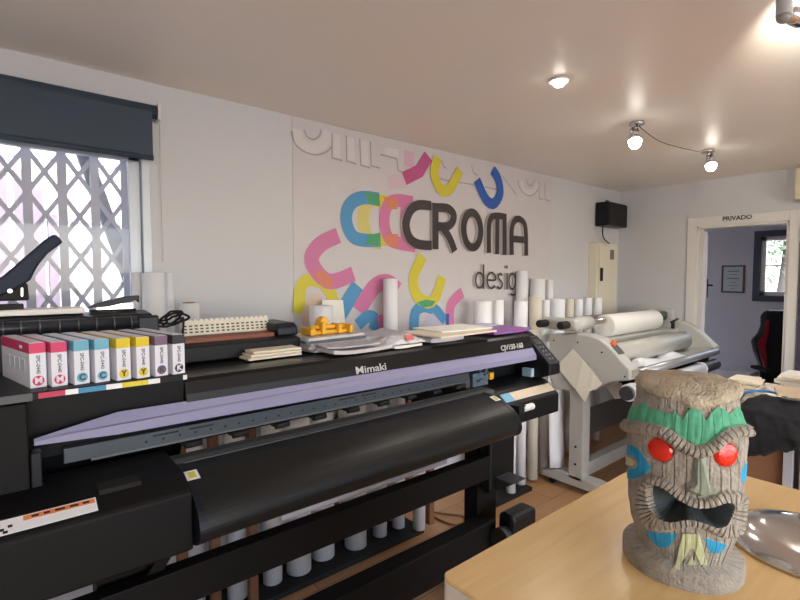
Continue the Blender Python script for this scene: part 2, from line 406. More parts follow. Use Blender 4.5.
# 3D letters
M_let = mat('letter_brown', (62, 56, 58), .35, var=.05); M_edge = mat('letter_edge', (200, 196, 196), .3, var=.02)
def letter(ch, strokes, wd, word, th=.022):
    m = MB(); base = WP-.006
    for si, (L_, cl) in enumerate(strokes):
        pts = smoothpts(L_, cl, 5) if len(L_) > 2 else L_
        m.stroke(pts, wd, wm(base), (0, -1, 0), th-.0006*si, cl)
    m.bm.faces.ensure_lookup_table()
    bmesh.ops.recalc_face_normals(m.bm, faces=m.bm.faces)
    for f in m.bm.faces:
        if abs(f.normal.y) < .5: f.material_index = 1
    o = m.build('wall_letter', [M_let, M_edge])
    tag(recenter(o), 'dark raised letter %s of the %s lettering on the mural' % (ch, word), 'letter', 'raised letters on the mural')
def WL(p): q = pt(p[0], p[1], v=WP-.028); return Vector((q.x, q.z))
cropL = lambda ox, oy, s=4: (lambda L_: [WL((ox+x/s, oy+y/s)) for x, y in L_])
m1, m2 = c1, c2
c1 = cropL(400, 120); c2 = cropL(400, 240)
def ell(cx, cy, rx, ry, tilt=0, n=14):
    return [(cx+rx*math.cos(2*PI*k/n), cy+ry*math.sin(2*PI*k/n)+tilt*rx*math.cos(2*PI*k/n)) for k in range(n)]
letter('C', [(c1([(125, 343), (75, 340), (42, 362), (24, 415), (38, 470), (72, 496), (127, 502)]), False)], .066, 'large CROMA')
letter('R', [(c1([(142, 332), (142, 517)]), False), (c1([(142, 350), (190, 353), (214, 375), (212, 405), (190, 425), (150, 425)]), False), (c1([(170, 428), (198, 470), (220, 525)]), False)], .062, 'large CROMA')
letter('O', [(c1(ell(289, 440, 34, 70, .15)), True)], .062, 'large CROMA')
letter('M', [(c1([(356, 532), (356, 430), (366, 390), (392, 383), (424, 388)]), False), (c1([(390, 385), (389, 537)]), False), (c1([(419, 376), (419, 540)]), False)], .052, 'large CROMA')
letter('A', [(c1([(447, 540), (447, 440), (460, 402), (482, 398), (502, 430), (505, 543)]), False), (c1([(450, 475), (502, 480)]), False)], .055, 'large CROMA')
letter('d', [(c2(ell(318, 161, 15, 30)), True), (c2([(335, 98), (335, 196)]), False)], .017, 'small design')
letter('e', [(c2([(352, 160), (381, 160), (379, 140), (366, 130), (352, 142), (349, 165), (356, 187), (368, 193), (380, 183)]), False)], .016, 'small design')
letter('s', [(c2([(410, 142), (402, 134), (393, 142), (396, 155), (408, 170), (408, 186), (399, 194), (389, 186)]), False)], .016, 'small design')
letter('i', [(c2([(428, 132), (428, 198)]), False), (c2([(428, 102), (428, 114)]), False)], .018, 'small design')
letter('g', [(c2(ell(449, 165, 13, 31)), True), (c2([(464, 130), (464, 205), (456, 219), (441, 216)]), False)], .016, 'small design')

# ------------------------------------------------------------ door wall
t = MB(); q = .014
t.box(DU-q, dv1, 0, DU, 1.818, 2.156); t.box(DU-q, .965, 0, DU, dv0, 2.156); t.box(DU-q, dv0, dh, DU, dv1, 2.156)
t.box(DU-.002, dv1-.02, 0, DU+.12, dv1, dh); t.box(DU-.002, dv0, 0, DU+.12, dv0+.02, dh); t.box(DU-.002, dv0, dh-.02, DU+.12, dv1, dh)
df = struct(t.build('door_1', M_trim, bevel=.002))
al = math.radians(17); dx = Vector((math.cos(al), math.sin(al), 0)); hg = Vector((DU+.125, dv1-.03, 0))
M_leaf = mat('door_leaf_paint', (205, 205, 210), .4, var=.02)
lf = MB().obox(hg+dx*.335+Vector((0, 0, 1.02)), .67, .035, 2.02, dx, (-dx.y, dx.x, 0), (0, 0, 1)).build('door_leaf', M_leaf, df)
hp = hg+dx*.62+Vector((dx.y, -dx.x, 0))*.025
dd = pt(709, 290, u=hp.x).z
m = MB().obox(hp+Vector((0, 0, 1.47)), .035, .01, .2, dx, (-dx.y, dx.x, 0), (0, 0, 1)); k = hp+Vector((dx.y, -dx.x, 0))*.04+Vector((0, 0, 1.5))
m.cyl(hp+Vector((0, 0, 1.5)), k, .009); m.cyl(k, k-dx*.11, .009)
hn = m.build('door_handle', M_rubber, lf); hn['label'] = 'black lever handle'
for p in (lf, hn): p.data.transform(Matrix.Identity(4))
lz = pt(737, 218, u=DU-q).z; lv = pt(737, 218, u=DU-q).y
o = text('PRIVADO', .054, frame((0, -1, 0), (0, 0, 1), (DU-q-.001, lv, lz)), mat('dark_green_letters', (40, 62, 60), .5), 'door_sign_lettering', bold=.0016)
tag(o, 'dark PRIVADO lettering on the white frame above the doorway', 'sign')
o = MB(); o.box(DU-.16, .55, 2.22, DU, .985, 2.47); o.box(DU-.13, .6, 2.2, DU-.02, .95, 2.22)
o = o.build('air_conditioner', mat('aged_cream', (214, 206, 172), .5, var=.05), bevel=.012); tag(o, 'cream air conditioner high on the wall right of the doorway', 'air conditioner')
recenter(o)
o = MB().box(DU-.03, .1, 0, DU-.001, .955, 2.156).build('door_2', mat('dark_violet_door', (70, 66, 88), .5)); struct(o)
# baseboards
struct(MB().box(wu0-1, WV-.012, 0, DU, WV, .08).build('baseboard_back', M_trim))
struct(MB().box(DU-.012, 1.82, 0, DU, WV-.012, .08).build('baseboard_right', M_trim))
# private room beyond
M_room = mat('lavender_grey_wall', (196, 194, 204), .8, var=.03)
FU = 7.2
w = MB(); iv0, iv1 = .95, 1.72; ih0, ih1 = 1.36, 2.08
w.box(FU, -.6, 0, FU+.1, iv0, CH); w.box(FU, iv1, 0, FU+.1, 3.1, CH); w.box(FU, iv0, 0, FU+.1, iv1, ih0); w.box(FU, iv0, ih1, FU+.1, iv1, CH)
struct(w.build('wall_room_far', M_room))
struct(MB().box(DU+.1, 3.0, 0, FU, 3.1, CH).build('wall_room_left', M_room))
struct(MB().box(DU+.1, -.7, 0, FU+.1, -.6, CH).build('wall_room_right', M_room))
M_bluef = mat('dark_blue_frame', (50, 58, 76), .5, var=.05)
m = MB(); q = .07
m.box(FU-.03, iv0-q, ih0-q, FU, iv0, ih1+q); m.box(FU-.03, iv1, ih0-q, FU, iv1+q, ih1+q); m.box(FU-.03, iv0, ih0-q, FU, iv1, ih0); m.box(FU-.03, iv0, ih1, FU, iv1, ih1+q)
wf2 = struct(m.build('window_2', M_bluef))
m = MB(); q = .05
m.box(FU, iv0, ih0, FU+.05, iv0+q, ih1); m.box(FU, iv1-q, ih0, FU+.05, iv1, ih1); m.box(FU, iv0, ih0, FU+.05, iv1, ih0+q); m.box(FU, iv0, ih1-q, FU+.05, iv1, ih1)
m.box(FU+.02, iv0, 1.715, FU+.035, iv1, 1.735); m.box(FU+.02, 1.335, ih0, FU+.035, 1.355, ih1)
m.build('window_sash', M_trim, wf2)
gt = thing('garden_tree', 'leafy tree seen through the small window of the private room', 'tree', (10.2, 2.1, -.2))
MB().tube([(10.2, 2.1, -.2), (10.2, 2.15, 1.2), (10.15, 2.1, 2.2)], [.09, .07, .03], 10).build('trunk', mat('bark_grey', (96, 90, 84), .9, var=.1), gt)
m = MB(); rl_ = random.Random(5)
for k in range(900):
    a = Vector((rl_.gauss(0, .35), rl_.gauss(0, .45), rl_.gauss(0, .40))); c = Vector((10.2, 2.1, 2.35))+a
    n_ = Vector((rl_.uniform(-1, 1), rl_.uniform(-1, 1), rl_.uniform(-1, 1))).normalized(); x = n_.orthogonal().normalized()*.045; y = n_.cross(x)*.6
    m._f([m.bm.verts.new(c+q) for q in (x, y, -x, -y)])
m.build('foliage', mat('leaf_green', (120, 138, 110), .7, var=.2), gt)
# certificate
cf = [pt(722, 265.5, u=FU-.02), pt(744, 293, u=FU-.02)]
ct = thing('framed_certificate', 'small framed certificate on the far wall of the private room', 'picture frame', (FU-.02, (cf[0].y+cf[1].y)/2, cf[1].z))
y0, y1, z0, z1 = cf[1].y, cf[0].y, cf[1].z, cf[0].z
m = MB(); b_ = .018
m.box(FU-.025, y0, z0, FU-.001, y0+b_, z1); m.box(FU-.025, y1-b_, z0, FU-.001, y1, z1); m.box(FU-.025, y0+b_, z0, FU-.001, y1-b_, z0+b_); m.box(FU-.025, y0+b_, z1-b_, FU-.001, y1-b_, z1)
m.build('picture_frame', mat('maroon_frame', (86, 54, 62), .5), ct)
MB().box(FU-.015, y0+b_, z0+b_, FU-.002, y1-b_, z1-b_).build('certificate_sheet', mat('sheet_pale', (176, 192, 196), .5), ct)
m = MB(); mi = (y0+y1)/2
for k, (dz_, w_) in enumerate(((.06, .12), (.1, .08), (.15, .14), (.2, .06), (.24, .1), (.28, .05))): m.box(FU-.017, mi-w_/2, z1-b_-dz_-.004, FU-.015, mi+w_/2, z1-b_-dz_+(.006 if k in (0, 2) else .002))
m.build('printed_lines', mat('print_grey', (96, 104, 112), .6), ct)
# gaming chair
gc = Vector((6.10, 1.13, 0)); gx = Vector((-.75, -.66, 0)).normalized(); gy = Vector((0, 0, 1)).cross(gx)
ch = thing('gaming_chair', 'black gaming chair with red side stripes in the private room', 'chair', gc)
def G(a, b, c): return gc+gx*a+gy*b+Vector((0, 0, c))      # a forward, b sideways, c up
M_lea = mat('black_leather', (22, 21, 25), .4, bump=.1, bscale=120); M_redl = mat('red_leather', (150, 24, 44), .4)
pr = [(-.20, .5), (-.21, .62), (-.27, .8), (-.29, .92), (-.22, 1.0), (-.19, 1.08), (-.19, 1.18), (-.14, 1.24), (.14, 1.24), (.19, 1.18), (.19, 1.08), (.22, 1.0), (.29, .92), (.27, .8), (.21, .62), (.20, .5)]
MB().prism([G(-.24-.12*(z-.5), y, z) for y, z in pr], gx*.09).build('backrest', M_lea, ch, bevel=.03, seg=3)
for s_ in (-1, 1):
    MB().prism([G(-.145-.12*(z-.5), y*s_, z) for y, z in ((.19, .60), (.24, .76), (.262, .9), (.2, 1.0), (.17, 1.14), (.15, 1.14), (.17, .98), (.2, .88), (.19, .76))], gx*.02).build('side_stripe', M_redl, ch)
    m = MB(); m.obox(G(0, .31*s_, .66), .27, .09, .035, gx, gy, (0, 0, 1)); m.build('armrest', M_rubber, ch, bevel=.012)
    m = MB(); m.cyl(G(0, .31*s_, .42), G(0, .31*s_, .65), .022); m.build('armrest_post', M_rubber, ch)
MB().obox(G(.03, 0, .47), .52, .54, .1, gx, gy, (0, 0, 1)).build('seat', M_lea, ch, bevel=.035, seg=3)
MB().cyl(G(0, 0, .1), G(0, 0, .42), .03).build('gas_column', M_chrome, ch)
for k in range(5):
    a = 2*PI*k/5; e = gc+Vector((math.cos(a)*.3, math.sin(a)*.3, .07))
    lg = MB().tube([gc+Vector((0, 0, .12)), gc+Vector((math.cos(a)*.16, math.sin(a)*.16, .1)), e], [.03, .025, .018], 8).build('leg', M_rubber, ch)
    cs = MB().cyl(e+Vector((-math.sin(a)*.02, math.cos(a)*.02, -.04)), e+Vector((math.sin(a)*.02, -math.cos(a)*.02, -.04)), .03, n=14).build('caster', M_rubber, lg)
    cs.matrix_parent_inverse = Matrix.Identity(4)
# cartons in the private room
bx = pt(733, 372, u=6.85)
for k in range(3):
    o = MB(); o.box(6.7, bx.y-.22, .155*k, 7.0, bx.y+.14, .155*k+.15); o = o.build('paper_carton', mat('white_carton', (206, 208, 214), .7), bevel=.004)
    tag(recenter(o), 'white carton on the private room floor, %s of the stack' % ['lowest', 'middle one', 'topmost'][k], 'carton', 'cartons in the private room')

# ------------------------------------------------------------ speaker and cream wall cabinet
sp = thing('wall_speaker', 'black loudspeaker box mounted high in the corner', 'speaker', (4.8, 2.42, 2.09))
MB().prism([(4.6, 2.345, 2.1), (5.04, 2.37, 2.1), (5.04, 2.485, 2.1), (4.62, 2.485, 2.1)], (0, 0, .235)).build('enclosure', M_navy, sp, bevel=.006)
MB().prism([(4.615, 2.338, 2.112), (5.03, 2.361, 2.112), (5.03, 2.366, 2.112), (4.615, 2.343, 2.112)], (0, 0, .21)).build('grille_cloth', M_rubber, sp)
MB().box(4.75, 2.485, 2.2, 4.9, 2.4995, 2.28).build('mount_bracket', M_rubber, sp)
MB().tube([(4.68, 2.42, 2.336), (4.70, 2.42, 2.36), (4.74, 2.42, 2.36), (4.76, 2.42, 2.336)], .005, 6).build('carry_loop', M_rubber, sp)
cb = [pt(596, 242, v=WV-.09), pt(613, 300, v=WV-.09)]
wc = thing('wall_cabinet', 'narrow cream metal cabinet on the wall below the speaker', 'cabinet', (4.85, WV-.045, 1.0))
cu0, cu1 = 4.52, 4.92; ctop = pt(600, 243, v=WV-.09).z
MB().box(cu0, WV-.09, 1.0, cu1, WV-.001, ctop).build('cabinet_body', M_cream, wc, bevel=.004)
MB().box(cu0+.03, WV-.102, 1.03, cu1-.01, WV-.091, ctop-.02).build('cabinet_door', M_cream, wc, bevel=.003)
MB().box(cu1-.16, WV-.104, ctop-.16, cu1-.08, WV-.102, ctop-.06).build('emblem_plate', mat('emblem_grey', (120, 116, 112), .5), wc)
MB().box(cu0+.045, WV-.125, 1.55, cu0+.065, WV-.103, 1.68).build('handle', M_rubber, wc, bevel=.003)
o = MB().tube(smoothpts([(4.63, 2.41, 2.098), (4.66, 2.43, 2.04), (4.73, 2.45, 1.98), (4.86, 2.455, ctop+.006)]), .006, 6).build('speaker_cable', M_rubber); tag(recenter(o), 'thin black cable running from the speaker to the cream cabinet', 'cable')

# ------------------------------------------------------------ ceiling lights
M_lamp = mat('lamp_glow', (255, 246, 235), .5, var=0, emit=22)
def spot_fixture(px, py, bulb, label):
    b0 = pt(px, py, h=CH)
    t = thing('ceiling_spotlight', label, 'light', (b0.x, b0.y, CH), 'ceiling spotlights')
    bb = pt(bulb[0], bulb[1], v=b0.y)
    m = MB().cyl((b0.x, b0.y, CH-.018), (b0.x, b0.y, CH-.001), .04).build('ceiling_rose', M_chrome, t)
    MB().cyl((b0.x, b0.y, CH-.02), (bb.x, b0.y, bb.z+.07), .006, n=8).build('stem', M_chrome, t)
    p = Vector((bb.x, b0.y, bb.z)); aim = Vector((-.35, -.25, -1)).normalized()
    MB().cyl(p-aim*.085, p-aim*.01, .022, .034).pipe(p-aim*.02, p, .036, .031).build('lamp_head', M_chrome, t)
    MB().lathe([(.001, -.046), (.018, -.042), (.031, -.026), (.037, 0), (.03, .014), (.001, .018)], p).build('bulb', M_lamp, t)
    m = MB(); m.tube([p-aim*.05+Vector((-.04, 0, .0)), p-aim*.06+Vector((-.03, 0, .02))], .004).build('bracket_arm', M_chrome, t)
    l = bpy.data.lights.new('spot_light', 'SPOT'); l.energy = 22; l.spot_size = math.radians(130); l.spot_blend = .8; l.shadow_soft_size = .03; l.color = (1, .95, .88)
    lo = bpy.data.objects.new('spot_light', l); COL.objects.link(lo); lo.location = p+Vector((0, 0, -.06)); return p
sA = spot_fixture(637, 122, (635, 141), 'chrome ceiling spotlight, middle one of the row, with its bulb glowing')
sB = spot_fixture(708, 150, (711, 165), 'chrome ceiling spotlight nearest the doorway, with its bulb glowing')
sb_ = pt(559, 86, h=CH-.03)
t = thing('recessed_ceiling_light', 'small glowing recessed ceiling light nearest the mural', 'light', (sb_.x, sb_.y, CH))
MB().pipe((sb_.x, sb_.y, CH-.012), (sb_.x, sb_.y, CH-.001), .045, .032).build('trim_ring', M_trim, t)
MB().lathe([(.001, -.03), (.02, -.026), (.03, -.012), (.031, 0), (.001, .001)], (sb_.x, sb_.y, CH-.004)).build('bulb', M_lamp, t)
l = bpy.data.lights.new('recessed_light', 'SPOT'); l.energy = 14; l.spot_size = math.radians(130); l.spot_blend = .8; l.shadow_soft_size = .03; l.color = (1, .93, .84)
lo = bpy.data.objects.new('recessed_light', l); COL.objects.link(lo); lo.location = (sb_.x, sb_.y, CH-.08)
o = MB().tube(smoothpts([(sA.x+.05, sA.y, CH-.02), (sA.x+.35, sA.y, CH-.055), (sB.x-.35, sB.y, CH-.05), (sB.x-.05, sB.y, CH-.02)]), .0025, 6).build('lighting_wire', M_dgrey)
tag(o, 'thin wire strung under the ceiling between the two chrome spotlights', 'wire')
# spotlight hanging close to the camera at top right, aimed along the ceiling
hb = CAM+(fw*F+rt*(784-400)+up*(300-20))*(1.45/F); 
t = thing('track_spotlight', 'grey tubular spotlight hanging from a ceiling rail in the top right corner', 'light', (hb.x, hb.y, CH))
rdir = (Vector((rt.x, rt.y, 0))*.8-Vector((fw.x, fw.y, 0))*.6).normalized(); rdir2 = (Vector((rt.x, rt.y, 0))*.9+Vector((fw.x, fw.y, 0))*.2).normalized()
rc = Vector((hb.x, hb.y, CH-.013))+rdir2*.03
MB().obox(rc+rdir*.60, 1.1, .035, .024, rdir, rdir.cross(Vector((0, 0, 1))), (0, 0, 1)).build('rail', M_white, t, bevel=.002)
ht = Vector((hb.x, hb.y, CH-.03)); 
MB().cyl((hb.x, hb.y, hb.z+.012), (hb.x, hb.y, CH-.06), .022, n=28).build('lamp_tube', mat('lamp_grey', (190, 192, 198), .4, .2), t, bevel=.003)
MB().lathe([(.001, -.012), (.012, -.008), (.019, 0), (.022, .012)], (hb.x, hb.y, hb.z+.001)).build('end_cap', mat('cap_grey', (160, 162, 160), .4, .2), t)
MB().cyl((hb.x, hb.y, CH-.06), (hb.x, hb.y, CH-.003), .008).build('stem', M_chrome, t)
gp = Vector((hb.x, hb.y, CH-.11))+rdir2*.075
MB().cyl(Vector((hb.x, hb.y, CH-.11)), gp-rdir2*.01, .02, .032).build('reflector', M_chrome, t)
MB().cyl(gp-rdir2*.009, gp, .028).build('bulb', M_lamp, t)
l = bpy.data.lights.new('track_light', 'SPOT'); l.energy = 48; l.spot_size = math.radians(140); l.spot_blend = .7; l.shadow_soft_size = .03; l.color = (1, .95, .84)
lo = bpy.data.objects.new('track_light', l); COL.objects.link(lo); lo.location = gp+rdir2*.03
lo.rotation_euler = (rdir2+Vector((0, 0, .55))).to_track_quat('-Z', 'Y').to_euler()

# ------------------------------------------------------------ the big printer
P = thing('wide_format_printer', 'black wide format printer on a floor stand with a lilac front lip', 'printer', Vector((.9, 1.7, 0)))
r1 = 2.27
u_lip0 = .05; u_lip1 = 2.165; T = 1.2955
M_rail = mat('rail_slate', (74, 82, 92), .4, .3, var=.1)
# long rear body and cover
MB().prof([(1.56, 1.18), (1.53, 1.20), (1.535, 1.282), (1.56, 1.289), (2.05, 1.289), (2.08, 1.12), (1.95, 1.06), (1.62, 1.06), (1.62, 1.18)], .42, u_lip1+.01).build('main_body', M_black, P, bevel=.005)
MB().sheet([(1.499, 1.222), (1.505, 1.245), (1.518, 1.280), (1.53, 1.290), (1.56, 1.2925), (1.62, 1.2935)], .416, u_lip1-.005, -.0045).build('top_cover', M_gloss, P)
m = MB(); ul = .235
m.prism([(u_lip0, 1.478, 1.180), (ul, 1.478, 1.170), (u_lip1, 1.478, 1.158), (u_lip1, 1.478, 1.183), (ul, 1.478, 1.196), (u_lip0, 1.478, 1.190)], (0, .006, 0))
m.prism([(u_lip0, 1.478, 1.1895), (ul, 1.478, 1.1955), (u_lip1, 1.478, 1.1825), (u_lip1, 1.502, 1.219), (ul, 1.502, 1.226), (u_lip0, 1.484, 1.196)], (0, .006, -.003))
m.build('front_lip', M_lilac, P)
MB().box(u_lip0+.06, 1.497, 1.112, 1.66, 1.525, 1.152).build('guide_rail', M_rail, P, bevel=.002)
MB().box(u_lip0+.12, 1.493, 1.108, 1.66, 1.497, 1.114).build('rail_scale', M_grey, P)
m = MB()
for k in range(28): m.box(.3+.045*k, 1.495, 1.126, .306+.045*k, 1.4972, 1.131)
for u in (.32, .42, .95, 1.05): m.box(u, 1.495, 1.139, u+.07, 1.4972, 1.143)
o = m.build('rail_slots', M_rubber, P); o['kind'] = 'stuff'
# platen
MB().prof([(1.395, 1.080), (1.47, 1.082), (1.47, 1.05), (1.395, 1.05)], .26, 1.72).build('platen', mat('platen_grey', (98, 101, 102), .4, .4, var=.08), P, bevel=.002)
MB().prof([(1.425, 1.0835), (1.45, 1.0835), (1.45, 1.0822), (1.425, 1.0822)], .26, 1.72).build('platen_strip', M_dgrey, P)
MB().box(.20, 1.36, 1.05, .262, 1.5, 1.087).build('platen_end', M_black, P, bevel=.003)
for k in range(9):
    u = .40+.145*k
    m = MB(); m.box(u, 1.50, 1.092, u+.06, 1.58, 1.100); m.cyl((u+.005, 1.495, 1.094), (u+.055, 1.495, 1.094), .010); m.box(u+.01, 1.51, 1.096, u+.022, 1.58, 1.112); m.box(u+.04, 1.51, 1.096, u+.05, 1.57, 1.108)
    m.build('pinch_roller', M_rubber, P)
MB().box(.335, 1.52, .96, 2.2, 1.58, 1.03).build('rear_rail', M_black2, P)
# curved apron
ap = [(1.392, 1.079), (1.33, 1.074), (1.27, 1.055), (1.22, 1.025), (1.195, .985), (1.195, .955), (1.22, .93), (1.30, .905), (1.34, .92)]
u_ap0 = .355; u_ap1 = 1.65
APS = smoothpts([Vector(p) for p in ap])
MB().prof(APS, u_ap0+.02, u_ap1-.02).build('apron_cover', mat('apron_black', (24, 26, 26), .4, spec=.3, bump=.03, bscale=200, var=.08), P)
for (a, b) in ((u_ap0, u_ap0+.0195), (u_ap1-.0195, u_ap1)):
    MB().prof([Vector((1.27, 1.0))+(Vector(p)-Vector((1.27, 1.0)))*1.02 for p in APS], a, b).build('apron_end_cap', M_navy, P)
# left end body
MB().prof([(1.512, 1.303), (2.05, 1.303), (2.05, 1.0), (1.60, 1.0), (1.530, 1.13)], -.9, .415).build('left_housing', M_black, P, bevel=.004)
MB().prof([(1.435, 1.298), (1.425, .95), (1.60, .95), (1.60, 1.298)], -.9, u_lip0-.012).build('left_tower', M_black2, P, bevel=.004)
MB().prof([(1.43, 1.175), (1.47, 1.175), (1.47, 1.0), (1.43, 1.0)], u_lip0-.010, u_lip0+.012).build('tower_edge', M_navy, P, bevel=.003)
HP_ = [(1.50, 1.094), (1.30, 1.089), (1.245, 1.066), (1.238, 1.058), (1.235, .915), (1.26, .9), (1.60, .9), (1.60, 1.05)]
MB().prof(HP_, -.9, u_ap0-.004).build('left_front_housing', M_black2, P, bevel=.004)
MB().prof([(1.345, 1.089), (1.30, 1.087), (1.292, 1.088), (1.30, 1.097), (1.345, 1.099)], .16, .25).build('front_latch', M_rubber, P, bevel=.002)
# ink tray with the colour strip
u_t1 = pt(187, 378, v=1.43).x
MB().box(-.9, 1.43, 1.306, u_t1, 1.755, 1.322).build('ink_tray', M_black, P, bevel=.003)
m = MB(); mt = [M_white, mat('strip_magenta', (190, 40, 80), .5), mat('strip_cyan', (60, 140, 180), .5), mat('strip_yellow', (222, 204, 40), .5), M_rubber]
def sx(px): return pt(px, 385, v=1.43).x
for a, b, i in ((32, 38, 4), (38, 65, 1), (65, 78, 0), (78, 106, 2), (106, 122, 0), (122, 148, 3), (148, 160, 0), (160, 183, 4), (183, 187, 0)):
    m.mi = i; m.box(sx(a), 1.4275, 1.3065, sx(b), 1.4299, 1.3195)
m.build('colour_strip', mt, P)
MB().box(sx(-40), 1.4275, 1.303, sx(32), 1.4299, 1.3215).build('tray_clip', M_dgrey, P)
# stickers
def lay_quad(q, name, m_, parent, off=.001):
    q = [Vector(c) for c in q]; n = (q[1]-q[0]).cross(q[3]-q[0]).normalized()
    if n.dot(CAM-q[0]) < 0: n = -n
    return MB().prism([a+n*.0004 for a in q], n*off).build(name, m_, parent)
def band(u0, u1, t0, t1, A, B):     # strip between profile points A (upper) and B (lower)
    A = Vector(A); B = Vector(B); p = A.lerp(B, t0); q = A.lerp(B, t1)
    return (u0, p.x, p.y), (u1, p.x, p.y), (u1, q.x, q.y), (u0, q.x, q.y)
A, B = (1.30, 1.089), (1.245, 1.066)
sL, sR = -.14, pt(97, 503, v=1.27).x
lay_quad(band(sL, sR, .15, .85, A, B), 'warning_sticker', M_white, P)
lay_quad(band(sL+.16, sR-.003, .2, .42, A, B), 'orange_stripe', mat('sticker_orange', (226, 136, 80), .5), P, .0016)
sd = (Vector((0, *A))-Vector((0, *B))).normalized()
mid = Vector(A).lerp(Vector(B), .31); nrm_ = Vector((1, 0, 0)).cross(sd)
text('AVISO  ATTENZIONE  WARNING', .008, frame((1, 0, 0), sd, Vector(((sL+.16+sR)/2, mid.x, mid.y))+nrm_*.0022), M_rubber, 'sticker_lettering', P, ext=.0002, sx=.95) if False else None
m = MB()
for k, (a, w_) in enumerate(((.01, .014), (.034, .012), (.056, .02), (.086, .018), (.113, .014))):
    q = [Vector(c)+nrm_*.0022 for c in band(sL+.165+a*.9, sL+.165+(a+w_)*.9, .26, .36, A, B)]; m.prism(q, nrm_*.0003)
o = m.build('stripe_print', M_rubber, P); o['kind'] = 'stuff'
m = MB()
for k, (a, t) in enumerate(((0, .5), (.012, .3), (.02, .55), (.004, .72), (.026, .68), (.034, .45))):
    q = [Vector(c)+nrm_*.0016 for c in band(sL+.10+a, sL+.108+a, t, t+.12, A, B)]; m.prism(q, nrm_*.0003)
o = m.build('pictogram', M_rubber, P); o['kind'] = 'stuff'
for ua in (u_ap0+.0, u_ap1-.045):
    lay_quad(band(ua, ua+.034, .0, .6, (1.33, 1.078), (1.27, 1.059)), 'caution_label', M_white, P, .0012)
    lay_quad(band(ua+.009, ua+.026, .1, .5, (1.33, 1.078), (1.27, 1.059)), 'yellow_triangle', mat('label_yellow', (214, 204, 70), .5), P, .0018)
# right end
MB().prof([(1.53, 1.06), (1.47, 1.04), (1.40, .985), (1.395, .975), (1.395, .885), (1.44, .87), (1.9, .87), (1.9, 1.06)], u_ap1+.003, r1-.02).build('right_front_housing', M_black, P, bevel=.004)
lay_quad(band(1.83, r1-.03, .25, .8, (1.47, 1.04), (1.40, .985)), 'instruction_sticker', mat('sticker_white', (220, 216, 200), .5, rgb2=(216, 184, 150), scale=60), P)
lay_quad(band(1.83, 1.90, .25, .8, (1.47, 1.04), (1.40, .985)), 'blue_mark', mat('sticker_blue', (120, 180, 210), .5), P, .0016)
kb = pt(529, 407, v=1.36); MB().cyl((kb.x-.05, 1.36, kb.z), (kb.x+.03, 1.36, kb.z), .016).build('white_lever', M_white, P, bevel=.004)
MB().box(kb.x-.09, 1.35, kb.z-.018, kb.x-.04, 1.40, kb.z+.018).build('lever_mount', M_rubber, P)
MB().box(1.72, 1.63, 1.061, u_lip1, 1.9, 1.27).build('station_back', M_black2, P)
MB().prof([(1.40, 1.134), (1.552, 1.272), (1.60, 1.296), (2.05, 1.296), (2.05, 1.062), (1.46, 1.062), (1.40, 1.085)], u_lip1+.002, r1).build('control_tower', M_black, P, bevel=.008)
pn = Vector((0, -.138, .152)).normalized()
def panel_pt(a, b, off=0): return Vector((u_lip1+.004+a*(r1-u_lip1-.008), 1.552, 1.272))+Vector((0, -.152, -.138))*b+pn*off
MB().prism([panel_pt(0, .02), panel_pt(1, .02), panel_pt(1, .98), panel_pt(0, .98)], pn*.006).build('control_panel', M_navy, P, bevel=.002)
MB().tube([panel_pt(.08, .5, .008), panel_pt(.1, .06, .008), panel_pt(.88, .06, .008), panel_pt(.92, .92, .008), panel_pt(.5, .94, .008)], .0018, 6).build('panel_outline', M_grey, P)
for i in range(2):
    for j in range(4):
        MB().cyl(panel_pt(.36+.28*i, .42+.13*j, .006), panel_pt(.36+.28*i, .42+.13*j, .009), .0065, n=12).build('button', M_grey, P)
MB().prism([panel_pt(.22, .13, .006), panel_pt(.78, .13, .006), panel_pt(.78, .32, .006), panel_pt(.22, .32, .006)], pn*.002).build('display', mat('lcd_dark', (40, 48, 52), .15), P)
for (a, b, c, d, mtl, nm) in ((466, 470, 378, 392, M_grey, 'carriage_plate'), (473, 488, 374, 391, mat('circuit_blue', (120, 140, 160), .5, rgb2=(20, 26, 38), scale=90), 'carriage_block'), (490, 494, 373, 379, M_yellow, 'yellow_tab'), (531.5, 534, 369, 386, mat('pale_blue_plastic', (170, 200, 220), .4), 'wiper_strip')):
    v_ = 1.53 if nm != 'wiper_strip' else 1.49
    p_ = pt(a, c, v=v_); q_ = pt(b, d, v=v_)
    MB().box(p_.x, v_, min(max(q_.z, 1.065), p_.z-.01), q_.x, v_+.06, p_.z).build(nm, mtl, P, bevel=.002)
m = MB(); q0 = pt(480, 368, v=1.54)
for k in range(14):
    a = random.Random(k); x = q0.x+a.uniform(-.08, .12); z = q0.z+a.uniform(-.07, .02); m.box(x, 1.515, z, x+.012, 1.528, z+.008)
o = m.build('carriage_electronics', MATS['circuit_blue'], P); o['kind'] = 'stuff'
sl = Vector((0, .013, .045)).normalized()
def logo(s_, px, py, size, sx_, nm):
    q = pt(px, py, v=1.498); zz = max(q.z, 1.238)
    text(s_, size, frame((1, 0, 0), sl, (q.x, 1.499+(zz-1.222)*.32-.002, zz)), mat('logo_silver', (205, 205, 205), .4), nm, P, sx=sx_, bold=.0004)
logo('Mimaki', 372, 369, .040, 1.3, 'logo_lettering'); logo('CJV150-160', 513, 347, .037, 1.0, 'model_lettering')
